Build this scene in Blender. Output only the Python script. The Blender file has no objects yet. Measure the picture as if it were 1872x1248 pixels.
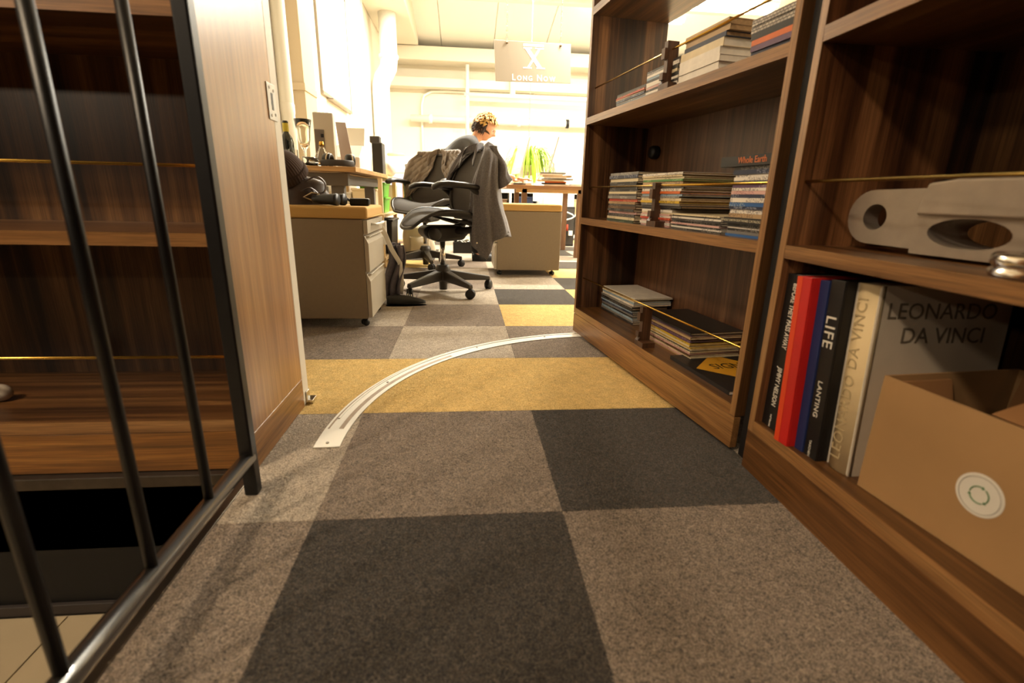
import bpy, bmesh, math, random
from mathutils import Vector, Matrix
random.seed(7)
PI = math.pi
S = bpy.context.scene
C = S.collection
# ------------------------------------------------------------------ camera
FPX, PITCH, ROLL, YAW = 897.2347, 0.2896, 0.0237, 0.0987
CAM = Vector((0.3008, -0.8625, 0.6267))
def cam_axes():
    f = Vector((math.sin(YAW), math.cos(YAW), 0)); r = Vector((math.cos(YAW), -math.sin(YAW), 0)); u = Vector((0, 0, 1))
    f2 = f * math.cos(PITCH) - u * math.sin(PITCH); u2 = u * math.cos(PITCH) + f * math.sin(PITCH)
    r3 = r * math.cos(ROLL) + u2 * math.sin(ROLL); u3 = u2 * math.cos(ROLL) - r * math.sin(ROLL)
    return r3, u3, f2
CR, CU, CF = cam_axes()
cd = bpy.data.cameras.new('camera'); cam = bpy.data.objects.new('camera', cd); C.objects.link(cam)
m4 = Matrix((CR, CU, -CF)).transposed().to_4x4(); m4.translation = CAM
cam.matrix_world = m4
cd.sensor_width = 36; cd.lens = FPX / 1872 * 36; cd.clip_start = .02; cd.clip_end = 60
cd.dof.use_dof = True; cd.dof.focus_distance = 2.3; cd.dof.aperture_fstop = 3.2
S.camera = cam
S.view_settings.view_transform = 'Standard'; S.view_settings.look = 'None'
S.view_settings.exposure = 0.0; S.view_settings.gamma = 1; S.view_settings.use_curve_mapping = False
def at(u, v, x=None, y=None, z=None):          # where a sight line meets a real plane
    d = CR * ((u - 936) / FPX) + CU * ((624 - v) / FPX) + CF
    k, val = (0, x) if x is not None else (1, y) if y is not None else (2, z)
    return CAM + d * ((val - CAM[k]) / d[k])
# ------------------------------------------------------------------ world and lamps
w = bpy.data.worlds.new('world'); S.world = w; w.use_nodes = True
w.node_tree.nodes['Background'].inputs[0].default_value = (1, .78, .55, 1)
w.node_tree.nodes['Background'].inputs[1].default_value = .012
def lamp(name, kind, loc, energy, col, size=.1, sy=None, rot=(0, 0, 0), spread=None):
    l = bpy.data.lights.new(name, kind); o = bpy.data.objects.new(name, l); C.objects.link(o)
    o.location = loc; o.rotation_euler = rot; l.energy = energy; l.color = col
    if kind == 'AREA':
        l.size = size
        if sy: l.shape = 'RECTANGLE'; l.size_y = sy
        if spread: l.spread = spread
    elif kind != 'SUN': l.shadow_soft_size = size
    return o
WARM = (1, .80, .57); FLU = (1, .93, .79)
# pendant lamps over the stairwell of the library side
lamp('stairwell_lamp', 'POINT', (-1.6, -1.7, 2.87), 200, WARM, .12)
lamp('stairwell_lamp_low', 'POINT', (-1.6, -1.06, 1.91), 42, WARM, .09)
lamp('reading_lamp', 'POINT', (-3.2, -3.2, 1.75), 45, WARM, .07)
# fluorescent ceiling lights of the office
FLUO = [(.3, 5.0, 3.1), (1.9, 5.0, 3.1), (3.85, 6.3, 3.12), (2.75, 6.7, 3.0), (3.7, 3.9, 3.1)]
FLUO_W = [225, 215, 95, 75, 250]
for i, p in enumerate(FLUO):
    lamp('fluorescent_tube_light', 'AREA', (p[0], p[1], p[2] - .05), FLUO_W[i], FLU, 1.1, .16)
# ------------------------------------------------------------------ helpers
def lin(c):
    return tuple(((v / 255) / 12.92 if v / 255 <= .04045 else ((v / 255 + .055) / 1.055) ** 2.4) for v in c) + (1,)
MATS = {}
def mat(name, col=(128, 128, 128), rough=.5, metal=0, spec=.5, coat=0, trans=0, ior=1.45, emit=0, ecol=None, bump=0, bscale=200, vary=0, vscale=20, alpha=None, sheen=0, linear=False):
    if name in MATS: return MATS[name]
    m = bpy.data.materials.new(name); m.use_nodes = True; MATS[name] = m
    nt = m.node_tree; b = nt.nodes['Principled BSDF']
    cl = col if linear else lin(col)
    b.inputs['Base Color'].default_value = cl
    b.inputs['Roughness'].default_value = rough; b.inputs['Metallic'].default_value = metal
    b.inputs['Specular IOR Level'].default_value = spec; b.inputs['Coat Weight'].default_value = coat
    b.inputs['Transmission Weight'].default_value = trans; b.inputs['IOR'].default_value = ior
    if sheen: b.inputs['Sheen Weight'].default_value = sheen
    if emit:
        b.inputs['Emission Color'].default_value = ecol or cl; b.inputs['Emission Strength'].default_value = emit
    if vary or bump:
        tc = nt.nodes.new('ShaderNodeTexCoord')
        if vary:
            n = nt.nodes.new('ShaderNodeTexNoise'); n.inputs['Scale'].default_value = vscale; n.inputs['Detail'].default_value = 5
            nt.links.new(tc.outputs['Object'], n.inputs['Vector'])
            r = nt.nodes.new('ShaderNodeMapRange'); r.inputs[1].default_value = .3; r.inputs[2].default_value = .7; r.inputs[3].default_value = 1 - vary; r.inputs[4].default_value = 1 + vary * .5
            nt.links.new(n.outputs[0], r.inputs[0])
            x = nt.nodes.new('ShaderNodeMix'); x.data_type = 'RGBA'; x.blend_type = 'MULTIPLY'; x.inputs[0].default_value = 1
            x.inputs[6].default_value = cl; nt.links.new(r.outputs[0], x.inputs[7]); nt.links.new(x.outputs[2], b.inputs['Base Color'])
        if bump:
            n2 = nt.nodes.new('ShaderNodeTexNoise'); n2.inputs['Scale'].default_value = bscale; n2.inputs['Detail'].default_value = 3
            nt.links.new(tc.outputs['Object'], n2.inputs['Vector'])
            bp = nt.nodes.new('ShaderNodeBump'); bp.inputs['Strength'].default_value = bump; bp.inputs['Distance'].default_value = .002
            nt.links.new(n2.outputs[0], bp.inputs['Height']); nt.links.new(bp.outputs[0], b.inputs['Normal'])
    return m
def wood(name, axis, dark, mid, light, rough=.34, coat=.0, bands=.5, fine=1.0, tilt=0, lo=.34, hi=.68):
    """walnut: streaks along one axis of the object, dark bands, fine pores"""
    if name in MATS: return MATS[name]
    m = bpy.data.materials.new(name); m.use_nodes = True; MATS[name] = m
    nt = m.node_tree; b = nt.nodes['Principled BSDF']; L = nt.links.new
    tc = nt.nodes.new('ShaderNodeTexCoord')
    def noise(across, along, detail, dist=0., seed=0.):
        mp = nt.nodes.new('ShaderNodeMapping'); sc = [across] * 3; sc[axis] = along; mp.inputs['Scale'].default_value = sc
        mp.inputs['Location'].default_value = (seed, seed * 1.7, seed * .6)
        if tilt: mp.inputs['Rotation'].default_value = (tilt, tilt * .4, 0)
        L(tc.outputs['Object'], mp.inputs[0])
        n = nt.nodes.new('ShaderNodeTexNoise'); n.inputs['Scale'].default_value = 1; n.inputs['Detail'].default_value = detail
        n.inputs['Distortion'].default_value = dist; L(mp.outputs[0], n.inputs['Vector']); return n.outputs[0]
    a = noise(14, .55, 3, .5, 3.1); f = noise(60, 1.6, 6, .35, 8.2); p = noise(420, 9, 4, 0, 1.4)
    r1 = nt.nodes.new('ShaderNodeValToRGB'); e = r1.color_ramp.elements
    e[0].position = lo; e[0].color = lin(dark); e[1].position = hi; e[1].color = lin(light)
    k = e.new(.5); k.color = lin(mid)
    mx = nt.nodes.new('ShaderNodeMath'); mx.operation = 'MULTIPLY_ADD'; L(a, mx.inputs[0]); mx.inputs[1].default_value = bands
    m2 = nt.nodes.new('ShaderNodeMath'); m2.operation = 'MULTIPLY'; L(f, m2.inputs[0]); m2.inputs[1].default_value = 1 - bands
    L(m2.outputs[0], mx.inputs[2]); L(mx.outputs[0], r1.inputs[0])
    r2 = nt.nodes.new('ShaderNodeMapRange'); r2.inputs[1].default_value = .35; r2.inputs[2].default_value = .6
    r2.inputs[3].default_value = 1 - .38 * fine; r2.inputs[4].default_value = 1.06; L(p, r2.inputs[0])
    x = nt.nodes.new('ShaderNodeMix'); x.data_type = 'RGBA'; x.blend_type = 'MULTIPLY'; x.inputs[0].default_value = 1
    L(r1.outputs[0], x.inputs[6]); L(r2.outputs[0], x.inputs[7]); L(x.outputs[2], b.inputs['Base Color'])
    b.inputs['Roughness'].default_value = rough; b.inputs['Coat Weight'].default_value = coat; b.inputs['Coat Roughness'].default_value = .25
    bp = nt.nodes.new('ShaderNodeBump'); bp.inputs['Strength'].default_value = .12; bp.inputs['Distance'].default_value = .001
    L(p, bp.inputs['Height']); L(bp.outputs[0], b.inputs['Normal'])
    return m
def carpet(name, base, hair, dark, amt=.5):
    """felted carpet tile: heathered short curly fibres"""
    if name in MATS: return MATS[name]
    m = bpy.data.materials.new(name); m.use_nodes = True; MATS[name] = m
    nt = m.node_tree; b = nt.nodes['Principled BSDF']; L = nt.links.new
    g = nt.nodes.new('ShaderNodeNewGeometry')
    def noise(scale, detail, dist, rough=.6):
        n = nt.nodes.new('ShaderNodeTexNoise'); n.inputs['Scale'].default_value = scale; n.inputs['Detail'].default_value = detail
        n.inputs['Distortion'].default_value = dist; n.inputs['Roughness'].default_value = rough
        L(g.outputs['Position'], n.inputs['Vector']); return n.outputs[0]
    n1 = noise(260, 2, 3.0, .5); n2 = noise(120, 4, 2.0, .6); n3 = noise(24, 4, .4); n4 = noise(520, 2, 1.2)
    r = nt.nodes.new('ShaderNodeValToRGB'); e = r.color_ramp.elements
    e[0].position = .43; e[0].color = lin(dark); e[1].position = .575; e[1].color = lin(hair)
    k = e.new(.5); k.color = lin(base)
    av = nt.nodes.new('ShaderNodeMath'); av.operation = 'MULTIPLY_ADD'; L(n1, av.inputs[0]); av.inputs[1].default_value = .6
    a2 = nt.nodes.new('ShaderNodeMath'); a2.operation = 'MULTIPLY'; L(n2, a2.inputs[0]); a2.inputs[1].default_value = .4
    L(a2.outputs[0], av.inputs[2]); L(av.outputs[0], r.inputs[0])
    r3 = nt.nodes.new('ShaderNodeMapRange'); r3.inputs[1].default_value = .3; r3.inputs[2].default_value = .7; r3.inputs[3].default_value = .86; r3.inputs[4].default_value = 1.12; L(n3, r3.inputs[0])
    x = nt.nodes.new('ShaderNodeMix'); x.data_type = 'RGBA'; x.blend_type = 'MULTIPLY'; x.inputs[0].default_value = 1
    L(r.outputs[0], x.inputs[6]); L(r3.outputs[0], x.inputs[7]); L(x.outputs[2], b.inputs['Base Color'])
    b.inputs['Roughness'].default_value = .95; b.inputs['Specular IOR Level'].default_value = .1; b.inputs['Sheen Weight'].default_value = .15
    ad = nt.nodes.new('ShaderNodeMath'); ad.operation = 'ADD'; L(av.outputs[0], ad.inputs[0]); L(n4, ad.inputs[1])
    bp = nt.nodes.new('ShaderNodeBump'); bp.inputs['Strength'].default_value = .75; bp.inputs['Distance'].default_value = .003
    L(ad.outputs[0], bp.inputs['Height']); L(bp.outputs[0], b.inputs['Normal'])
    return m
def printed(name, base, ink, sc=(260, 1, 330), thr=.54, rough=.45):
    """spine with a line of small print: dashes along local x inside a narrow band"""
    if name in MATS: return MATS[name]
    m = mat(name, base, rough); nt = m.node_tree; b = nt.nodes['Principled BSDF']; L = nt.links.new
    tc = nt.nodes.new('ShaderNodeTexCoord'); mp = nt.nodes.new('ShaderNodeMapping'); mp.inputs['Scale'].default_value = sc
    oi = nt.nodes.new('ShaderNodeObjectInfo'); vm = nt.nodes.new('ShaderNodeVectorMath'); vm.operation = 'SCALE'; vm.inputs[0].default_value = (37, 5, 3); L(oi.outputs['Random'], vm.inputs['Scale'])
    va = nt.nodes.new('ShaderNodeVectorMath'); va.operation = 'ADD'; L(tc.outputs['Object'], va.inputs[0]); L(vm.outputs[0], va.inputs[1]); tc = va; va.outputs[0].name
    L(va.outputs[0], mp.inputs[0])
    n = nt.nodes.new('ShaderNodeTexNoise'); n.inputs['Scale'].default_value = 1; n.inputs['Detail'].default_value = 1; L(mp.outputs[0], n.inputs['Vector'])
    mp2 = nt.nodes.new('ShaderNodeMapping'); mp2.inputs['Scale'].default_value = (11, 1, 1); L(va.outputs[0], mp2.inputs[0])
    n2 = nt.nodes.new('ShaderNodeTexNoise'); n2.inputs['Scale'].default_value = 1; n2.inputs['Detail'].default_value = 0; L(mp2.outputs[0], n2.inputs['Vector'])
    g1 = nt.nodes.new('ShaderNodeMath'); g1.operation = 'GREATER_THAN'; L(n.outputs[0], g1.inputs[0]); g1.inputs[1].default_value = thr
    g2 = nt.nodes.new('ShaderNodeMath'); g2.operation = 'GREATER_THAN'; L(n2.outputs[0], g2.inputs[0]); g2.inputs[1].default_value = .53
    mu = nt.nodes.new('ShaderNodeMath'); mu.operation = 'MULTIPLY'; L(g1.outputs[0], mu.inputs[0]); L(g2.outputs[0], mu.inputs[1])
    x = nt.nodes.new('ShaderNodeMix'); x.data_type = 'RGBA'; x.inputs[6].default_value = lin(base); x.inputs[7].default_value = lin(tuple((p * .55 + q * .45) for p, q in zip(ink, base)))
    L(mu.outputs[0], x.inputs[0]); L(x.outputs[2], b.inputs['Base Color'])
    return m
class B:
    """mesh builder: shapes with a material index"""
    def __init__(s): s.v = []; s.f = []; s.mi = []; s.sm = []; s.m = 0
    def add(s, vs, fs, smooth=False):
        o = len(s.v); s.v += [tuple(p) for p in vs]
        for f in fs: s.f.append([i + o for i in f]); s.mi.append(s.m); s.sm.append(smooth)
        return s
    def box(s, a, b):
        x0, y0, z0 = [min(p, q) for p, q in zip(a, b)]; x1, y1, z1 = [max(p, q) for p, q in zip(a, b)]
        return s.add([(x0,y0,z0),(x1,y0,z0),(x1,y1,z0),(x0,y1,z0),(x0,y0,z1),(x1,y0,z1),(x1,y1,z1),(x0,y1,z1)],
                     [(0,3,2,1),(4,5,6,7),(0,1,5,4),(1,2,6,5),(2,3,7,6),(3,0,4,7)])
    def obox(s, M, a, b):
        n = len(s.v); s.box(a, b); s.v[n:] = [tuple(M @ Vector(p)) for p in s.v[n:]]; return s
    def hexa(s, lo, hi):      # two quads of 4 points
        return s.add(list(lo) + list(hi), [(0,3,2,1),(4,5,6,7),(0,1,5,4),(1,2,6,5),(2,3,7,6),(3,0,4,7)])
    def tube(s, pts, r, seg=10, closed=False, caps=True, smooth=True, flat=None):
        pts = [Vector(p) for p in pts]; n = len(pts); rr = r if isinstance(r, (list, tuple)) else [r] * n
        vs = []; prev = None
        for i, p in enumerate(pts):
            if closed: t = (pts[(i + 1) % n] - pts[i - 1])
            else: t = pts[min(i + 1, n - 1)] - pts[max(i - 1, 0)]
            t.normalize()
            if prev is None:
                a = Vector((0, 0, 1)) if abs(t.z) < .9 else Vector((1, 0, 0)); nx = t.cross(a).normalized()
            else:
                nx = prev - t * prev.dot(t)
                nx = nx.normalized() if nx.length > 1e-6 else t.orthogonal().normalized()
            prev = nx; ny = t.cross(nx)
            fx, fy = flat or (1, 1)
            for k in range(seg):
                an = 2 * PI * k / seg; vs.append(p + nx * (math.cos(an) * rr[i] * fx) + ny * (math.sin(an) * rr[i] * fy))
        fs = []
        for i in range(n if closed else n - 1):
            j = (i + 1) % n
            for k in range(seg): fs.append((i*seg+k, i*seg+(k+1)%seg, j*seg+(k+1)%seg, j*seg+k))
        s.add(vs, fs, smooth)
        if caps and not closed:
            o = len(s.v) - len(vs)
            for ring, rev in ((0, 1), (n - 1, 0)):
                f = [o + ring * seg + k for k in range(seg)]; s.f.append(f[::-1] if rev else f); s.mi.append(s.m); s.sm.append(False)
        return s
    def cyl(s, a, b, r, r2=None, seg=16): return s.tube([a, b], [r, r if r2 is None else r2], seg)
    def lathe(s, prof, M=None, seg=24, smooth=True, arc=2*PI):
        n = len(prof); vs = []; full = abs(arc - 2*PI) < 1e-6; ns = seg if full else seg + 1
        for k in range(ns):
            a = arc * k / seg
            for r, z in prof: vs.append(Vector((r * math.cos(a), r * math.sin(a), z)))
        if M is not None: vs = [M @ p for p in vs]
        fs = []
        for k in range(seg):
            k2 = (k + 1) % ns
            for i in range(n - 1): fs.append((k*n+i, k2*n+i, k2*n+i+1, k*n+i+1))
        return s.add(vs, fs, smooth)
    def prism(s, poly, axis, a, b, smooth=False):
        """2D outline (the two other axes in order) extruded along an axis"""
        def P(p, t):
            q = list(p); q.insert(axis, t); return tuple(q)
        n = len(poly); vs = [P(p, a) for p in poly] + [P(p, b) for p in poly]
        fs = [tuple(range(n))[::-1], tuple(range(n, 2*n))]
        s.add(vs, fs); o = len(s.v) - 2*n
        for i in range(n): s.f.append([o+i, o+(i+1)%n, o+n+(i+1)%n, o+n+i]); s.mi.append(s.m); s.sm.append(smooth)
        return s
    def grid(s, fn, nu, nv, smooth=True, thick=0, wrap=False):
        P = [[Vector(fn(i / nu, j / nv)) for j in range(nv + 1)] for i in range(nu + 1)]
        W = nv + 1; vs = [p for row in P for p in row]; fs = []
        for i in range(nu):
            for j in range(nv): fs.append((i*W+j, (i+1)*W+j, (i+1)*W+j+1, i*W+j+1))
        if not thick: return s.add(vs, fs, smooth)
        N = []
        for i in range(nu + 1):
            for j in range(nv + 1):
                a = P[min(i+1, nu)][j] - P[max(i-1, 0)][j]; b = P[i][min(j+1, nv)] - P[i][max(j-1, 0)]
                c = a.cross(b); N.append(c.normalized() if c.length > 1e-12 else Vector((0, 0, 1)))
        n = len(vs); vs2 = vs + [p - q * thick for p, q in zip(vs, N)]
        f2 = list(fs) + [tuple(i + n for i in f[::-1]) for f in fs]
        rim = [i*W for i in range(nu+1)] + [nu*W+j for j in range(1, nv+1)] + [i*W+nv for i in range(nu-1, -1, -1)] + [j for j in range(nv-1, 0, -1)]
        for k in range(len(rim)):
            p, q = rim[k], rim[(k+1) % len(rim)]; f2.append((q, p, p+n, q+n))
        return s.add(vs2, f2, smooth)
    def ball(s, c, r, seg=16, rings=10, M=None):
        rx, ry, rz = r if isinstance(r, (tuple, list)) else (r, r, r); c = Vector(c)
        vs = []; fs = []
        for i in range(rings + 1):
            t = PI * i / rings
            for k in range(seg):
                a = 2*PI*k/seg; p = Vector((rx*math.sin(t)*math.cos(a), ry*math.sin(t)*math.sin(a), rz*math.cos(t)))
                vs.append(c + (M @ p if M is not None else p))
        for i in range(rings):
            for k in range(seg): fs.append((i*seg+k, (i+1)*seg+k, (i+1)*seg+(k+1)%seg, i*seg+(k+1)%seg))
        return s.add(vs, fs, True)
    def mesh(s, name, mats, bevel=0, bseg=2, merge=True):
        me = bpy.data.meshes.new(name); me.from_pydata(s.v, [], s.f)
        me.polygons.foreach_set('material_index', s.mi); me.polygons.foreach_set('use_smooth', s.sm)
        for m in (mats if isinstance(mats, (list, tuple)) else [mats]): me.materials.append(m)
        bm = bmesh.new(); bm.from_mesh(me)
        if merge: bmesh.ops.remove_doubles(bm, verts=bm.verts, dist=1e-6)
        bmesh.ops.recalc_face_normals(bm, faces=bm.faces)
        if bevel:
            es = [e for e in bm.edges if len(e.link_faces) == 2 and e.calc_face_angle(0) > .6]
            bmesh.ops.bevel(bm, geom=es, offset=bevel, segments=bseg, profile=.5, affect='EDGES', clamp_overlap=True)
        bm.to_mesh(me); bm.free(); me.update(); return me
    def obj(s, name, mats, parent=None, bevel=0, bseg=2, merge=True):
        o = bpy.data.objects.new(name, s.mesh(name, mats, bevel, bseg, merge)); C.objects.link(o)
        if parent: o.parent = parent
        return o
def inst(name, me, parent=None, loc=(0, 0, 0), rot=(0, 0, 0), sc=(1, 1, 1)):
    o = bpy.data.objects.new(name, me); C.objects.link(o); o.location = loc; o.rotation_euler = rot; o.scale = sc
    if parent: o.parent = parent
    return o
def tag(o, label=None, cat=None, group=None, kind=None):
    if label: o['label'] = label
    if cat: o['category'] = cat
    if group: o['group'] = group
    if kind: o['kind'] = kind
    return o
def thing(name, label, cat, loc=(0, 0, 0), rotz=0, group=None, kind=None):
    o = bpy.data.objects.new(name, None); C.objects.link(o); o.empty_display_size = .1
    o.location = loc; o.rotation_euler = (0, 0, rotz); return tag(o, label, cat, group, kind)
def copy_tree(o, parent=None):
    c = o.copy(); C.objects.link(c); c.parent = parent
    for ch in list(o.children): copy_tree(ch, c)
    return c
def baked(o):
    """mesh of an object with its modifiers; the helper object goes"""
    dg = bpy.context.evaluated_depsgraph_get(); dg.update()
    me = bpy.data.meshes.new_from_object(o.evaluated_get(dg)); bpy.data.objects.remove(o); return me
def text(name, s, M, size, m, parent, depth=.0004, align='CENTER', space=1, sx=1, offset=0):
    cu = bpy.data.curves.new(name, 'FONT'); cu.body = s; cu.size = size; cu.align_x = align; cu.align_y = 'CENTER'; cu.extrude = depth
    cu.space_character = space; cu.offset = offset; cu.resolution_u = 3
    o = bpy.data.objects.new(name, cu); C.objects.link(o); me = baked(o); me.name = name
    me.materials.clear(); me.materials.append(m); me.transform(M @ Matrix.Diagonal((sx, 1, 1, 1)))
    return inst(name, me, parent)
def frame(o, x, y):           # matrix with text right = x, text up = y, at o
    x = Vector(x).normalized(); y = Vector(y).normalized(); z = x.cross(y)
    m = Matrix((x, y, z)).transposed().to_4x4(); m.translation = Vector(o); return m
def T(*p): return Matrix.Translation(p)
def R(a, ax): return Matrix.Rotation(a, 4, ax)
# ------------------------------------------------------------------ common materials
WD, WM, WL = (44, 27, 13), (94, 62, 33), (142, 101, 59)
walnut_v = wood('walnut_upright', 2, WD, WM, WL, .33, bands=.62)
walnut_x = wood('walnut_along_x', 0, WD, WM, WL, .33, bands=.45)
walnut_y = wood('walnut_along_y', 1, WD, WM, WL, .33, bands=.45)
edge_v = wood('walnut_edge_upright', 2, (116, 80, 46), (146, 105, 64), (172, 130, 84), .32, bands=.4)
edge_x = wood('walnut_edge_x', 0, (108, 72, 38), (144, 102, 60), (172, 128, 80), .32, bands=.5)
edge_y = wood('walnut_edge_y', 1, (108, 72, 38), (144, 102, 60), (172, 128, 80), .32, bands=.5)
brass = mat('brass_rod', (205, 165, 80), .22, 1)
black_steel = mat('black_painted_steel', (22, 20, 20), .38, .0, .5, vary=.25, vscale=60)
white_paint = mat('white_wall_paint', (226, 218, 200), .6, bump=.05, bscale=120)
white_gloss = mat('white_enamel', (240, 238, 230), .35)
dark_plastic = mat('black_plastic', (26, 24, 23), .45, bump=.1, bscale=400)
chrome = mat('chrome', (215, 210, 200), .15, 1)
# ================================================================== SETTING
cp_dark = carpet('carpet_charcoal', (42, 37, 32), (98, 87, 75), (14, 12, 10))
cp_mid = carpet('carpet_mid_grey', (118, 103, 89), (172, 154, 136), (62, 52, 43))
cp_light = carpet('carpet_light_grey', (166, 151, 133), (214, 199, 178), (104, 92, 78))
cp_yel = carpet('carpet_yellow', (216, 180, 104), (238, 206, 136), (172, 134, 66))
conc = mat('concrete_slab', (90, 84, 76), .9)
floor = B().box((-.2, -1.5, -.2), (5, .2, -.011)).box((-1.05, .2, -.2), (5, 8.4, -.011)).obj('floor', conc)
tag(floor, 'carpet tile floor in charcoal, greys and yellow', 'floor', kind='structure')
TILES = {}
def tile_mesh(m, x0, x1):
    k = (m.name, round(x0, 3), round(x1, 3))
    if k not in TILES: TILES[k] = B().box((x0, .0001, -.011), (x1, .4999, 0)).mesh('carpet_tile', m, bevel=.0006, bseg=1)
    return TILES[k]
D_, M_, L_, Y_ = cp_dark, cp_mid, cp_light, cp_yel
KNOWN = {(-1,-1): M_, (0,-1): D_, (1,-1): M_, (-1,-2): L_, (0,-2): M_, (1,-2): D_, (-1,-3): M_, (0,-3): D_, (1,-3): L_,
  (-1,0): L_, (0,0): M_, (1,0): D_, (-1,1): Y_, (0,1): Y_, (1,1): Y_, (2,1): Y_,
  (-1,2): M_, (0,2): L_, (1,2): M_, (-1,3): L_, (0,3): M_, (1,3): Y_, (-1,4): M_, (0,4): L_, (1,4): D_, (2,4): Y_,
  (-1,5): L_, (0,5): M_, (1,5): L_, (2,5): D_, (-1,6): M_, (0,6): L_, (1,6): M_, (2,6): Y_, (0,7): M_, (1,7): L_, (2,7): D_, (2,8): L_, (3,8): L_,
  (2,9): D_, (3,9): L_, (0,8): L_, (1,8): Y_}
rt = random.Random(3)
for r in range(-3, 17):
    for c in range(-2, 9):
        if r < 0 and c > 2 or c == -2 and r < 1: continue
        m = KNOWN.get((c, r)) or rt.choice([L_, L_, M_, Y_, D_, L_])
        x0, x1 = .0001, .4999
        if c == -2: x0 = .05
        if c == -1 and r <= 0: x0 = .315
        if r < 1 and c == 2: pass
        o = inst('carpet_tile', tile_mesh(m, x0, x1), floor, (c * .5, r * .5, 0))
# loose curly pile fibres standing out of the nearest tiles
pile_m = {D_.name: mat('pile_charcoal', (92, 82, 72), .95, spec=.1), M_.name: mat('pile_grey', (178, 160, 140), .95, spec=.1), L_.name: mat('pile_light', (216, 202, 182), .95, spec=.1), Y_.name: mat('pile_yellow', (236, 206, 136), .95, spec=.1)}
rf = random.Random(21)
for (c, r), m in KNOWN.items():
    if r < -2 or r > 1 or c > 1: continue
    n = int(15000 * (1.0 if r <= 0 else .6)); b = B(); vs = []; fs = []
    lo = -.184 if c == -1 else c * .5
    n = int(n * ((c + 1) * .5 - lo) / .5)
    for k in range(n):
        x = rf.uniform(lo, (c + 1) * .5); y = rf.uniform(r * .5, r * .5 + .5); a = rf.uniform(0, 6.283); L = rf.uniform(.003, .009); bend = rf.uniform(-1.6, 1.6); h = rf.uniform(.0004, .0022); w = rf.uniform(.00016, .0003)
        p = []
        for q in (0, 1, 2):
            p.append((x, y, h * (.2, 1, .5)[q])); x += math.cos(a) * L / 2; y += math.sin(a) * L / 2; a += bend
        dx, dy = -math.sin(a) * w, math.cos(a) * w; o = len(vs)
        for (px, py, pz) in p: vs += [(px - dx, py - dy, pz), (px + dx, py + dy, pz + w)]
        fs += [(o, o + 1, o + 3, o + 2), (o + 2, o + 3, o + 5, o + 4)]
    me = bpy.data.meshes.new('carpet_pile'); me.from_pydata(vs, [], fs); me.materials.append(pile_m[m.name])
    tag(inst('carpet_pile', me, floor), kind='stuff')
# ---- stairwell beside the carpet
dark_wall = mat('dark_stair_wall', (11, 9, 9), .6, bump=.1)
stair_tile = mat('beige_landing_tile', (176, 160, 132), .45, vary=.06, vscale=6)
grout = mat('tile_joint', (120, 108, 92), .9)
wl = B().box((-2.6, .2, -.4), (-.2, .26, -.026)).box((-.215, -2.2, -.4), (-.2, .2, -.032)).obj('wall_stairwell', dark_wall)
tag(wl, 'dark wall of the stairwell below the tall bookcase', 'wall', kind='structure')
bb = B().box((-2.6, .188, -.378), (-.215, .2, -.35)).obj('baseboard_stairwell', mat('dark_baseboard', (52, 46, 44), .5), bevel=.002)
tag(bb, 'dark skirting at the foot of the stairwell wall', 'baseboard', kind='structure')
ld = B().box((-2.6, -2.2, -.5), (-.215, .2, -.384)).obj('floor_landing', grout)
tag(ld, 'lower stair landing with pale beige floor tiles', 'floor', kind='structure')
tm = B().box((0, 0, -.384), (.447, .447, -.378)).mesh('floor_tile', stair_tile, bevel=.0015)
for i in range(5):
    for j in range(5): inst('floor_tile', tm, ld, (-.668 - .0 - .45 * i + .005, .188 - .45 * (j + 1), 0))
steel_dk = mat('dull_steel_nosing', (92, 86, 80), .42, 1, vary=.2, vscale=30)
ns = B().box((-2.4, .178, -.026), (-.2, .2, .002)).obj('trim_1', steel_dk, bevel=.002)
tag(ns, 'dull metal nosing strip below the bookcase plinth', 'trim', kind='structure')
ns2 = B().box((-.203, -1.5, -.035), (-.1985, .178, .0005)).box((-.2, -1.5, -.006), (-.186, .178, .001)).obj('trim_2', mat('steel_edge_angle', (120, 112, 100), .3, 1), bevel=.0008)
tag(ns2, 'thin steel edge angle along the carpet at the stairwell', 'trim', kind='structure')
# ---- office shell
wall = B().box((-1.05, .56, 0), (-.95, 8.5, 3.6)).obj('wall_left', white_paint); tag(wall, 'white painted side wall of the office', 'wall', kind='structure')
wall = B().box((-1.05, 8.4, 0), (6.5, 8.5, 3.6)).obj('wall_far', white_paint); tag(wall, 'white far wall of the office', 'wall', kind='structure')
wall = B().box((5, .1, 0), (5.1, 8.5, 3.6)).obj('wall_right', white_paint); tag(wall, 'white side wall of the office behind the door bookcase', 'wall', kind='structure')
blk_jamb = mat('black_door_jamb', (20, 18, 20), .6)
wall = B().box((1.0, .163, 0), (1.42, .21, 2.3)).obj('trim_3', blk_jamb); tag(wall, 'black hinge jamb between the two walnut bookcases', 'trim', kind='structure')
wall = B().box((1.42, .11, 0), (5, .2, 3.3)).box((-1.05, .3, 2.32), (1.42, .4, 3.3)).obj('wall_light_block', white_paint); tag(wall, 'added white partition wall above and beside the secret door, blocking office light', 'wall', kind='structure')  # unseen partition added to keep office light out of the library side
ceil = B().box((-3.2, -2.2, 3.33), (6.5, 6.5, 3.45)).obj('ceiling', white_paint); tag(ceil, 'white boarded ceiling of the office', 'ceiling', kind='structure')
cb = B().box((0, .42, 3.302), (.233, 6.5, 3.332)).mesh('ceiling_board', white_paint, bevel=.006)
for i in range(25): inst('ceiling_board', cb, ceil, (-.95 + i * .236, 0, 0))
slope = B().hexa([(-1, 6.5, 3.31), (5, 6.5, 3.31), (5, 8.4, 2.92), (-1, 8.4, 2.92)], [(-1, 6.5, 3.45), (5, 6.5, 3.45), (5, 8.4, 3.1), (-1, 8.4, 3.1)]).obj('ceiling_slope', white_gloss)
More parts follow.
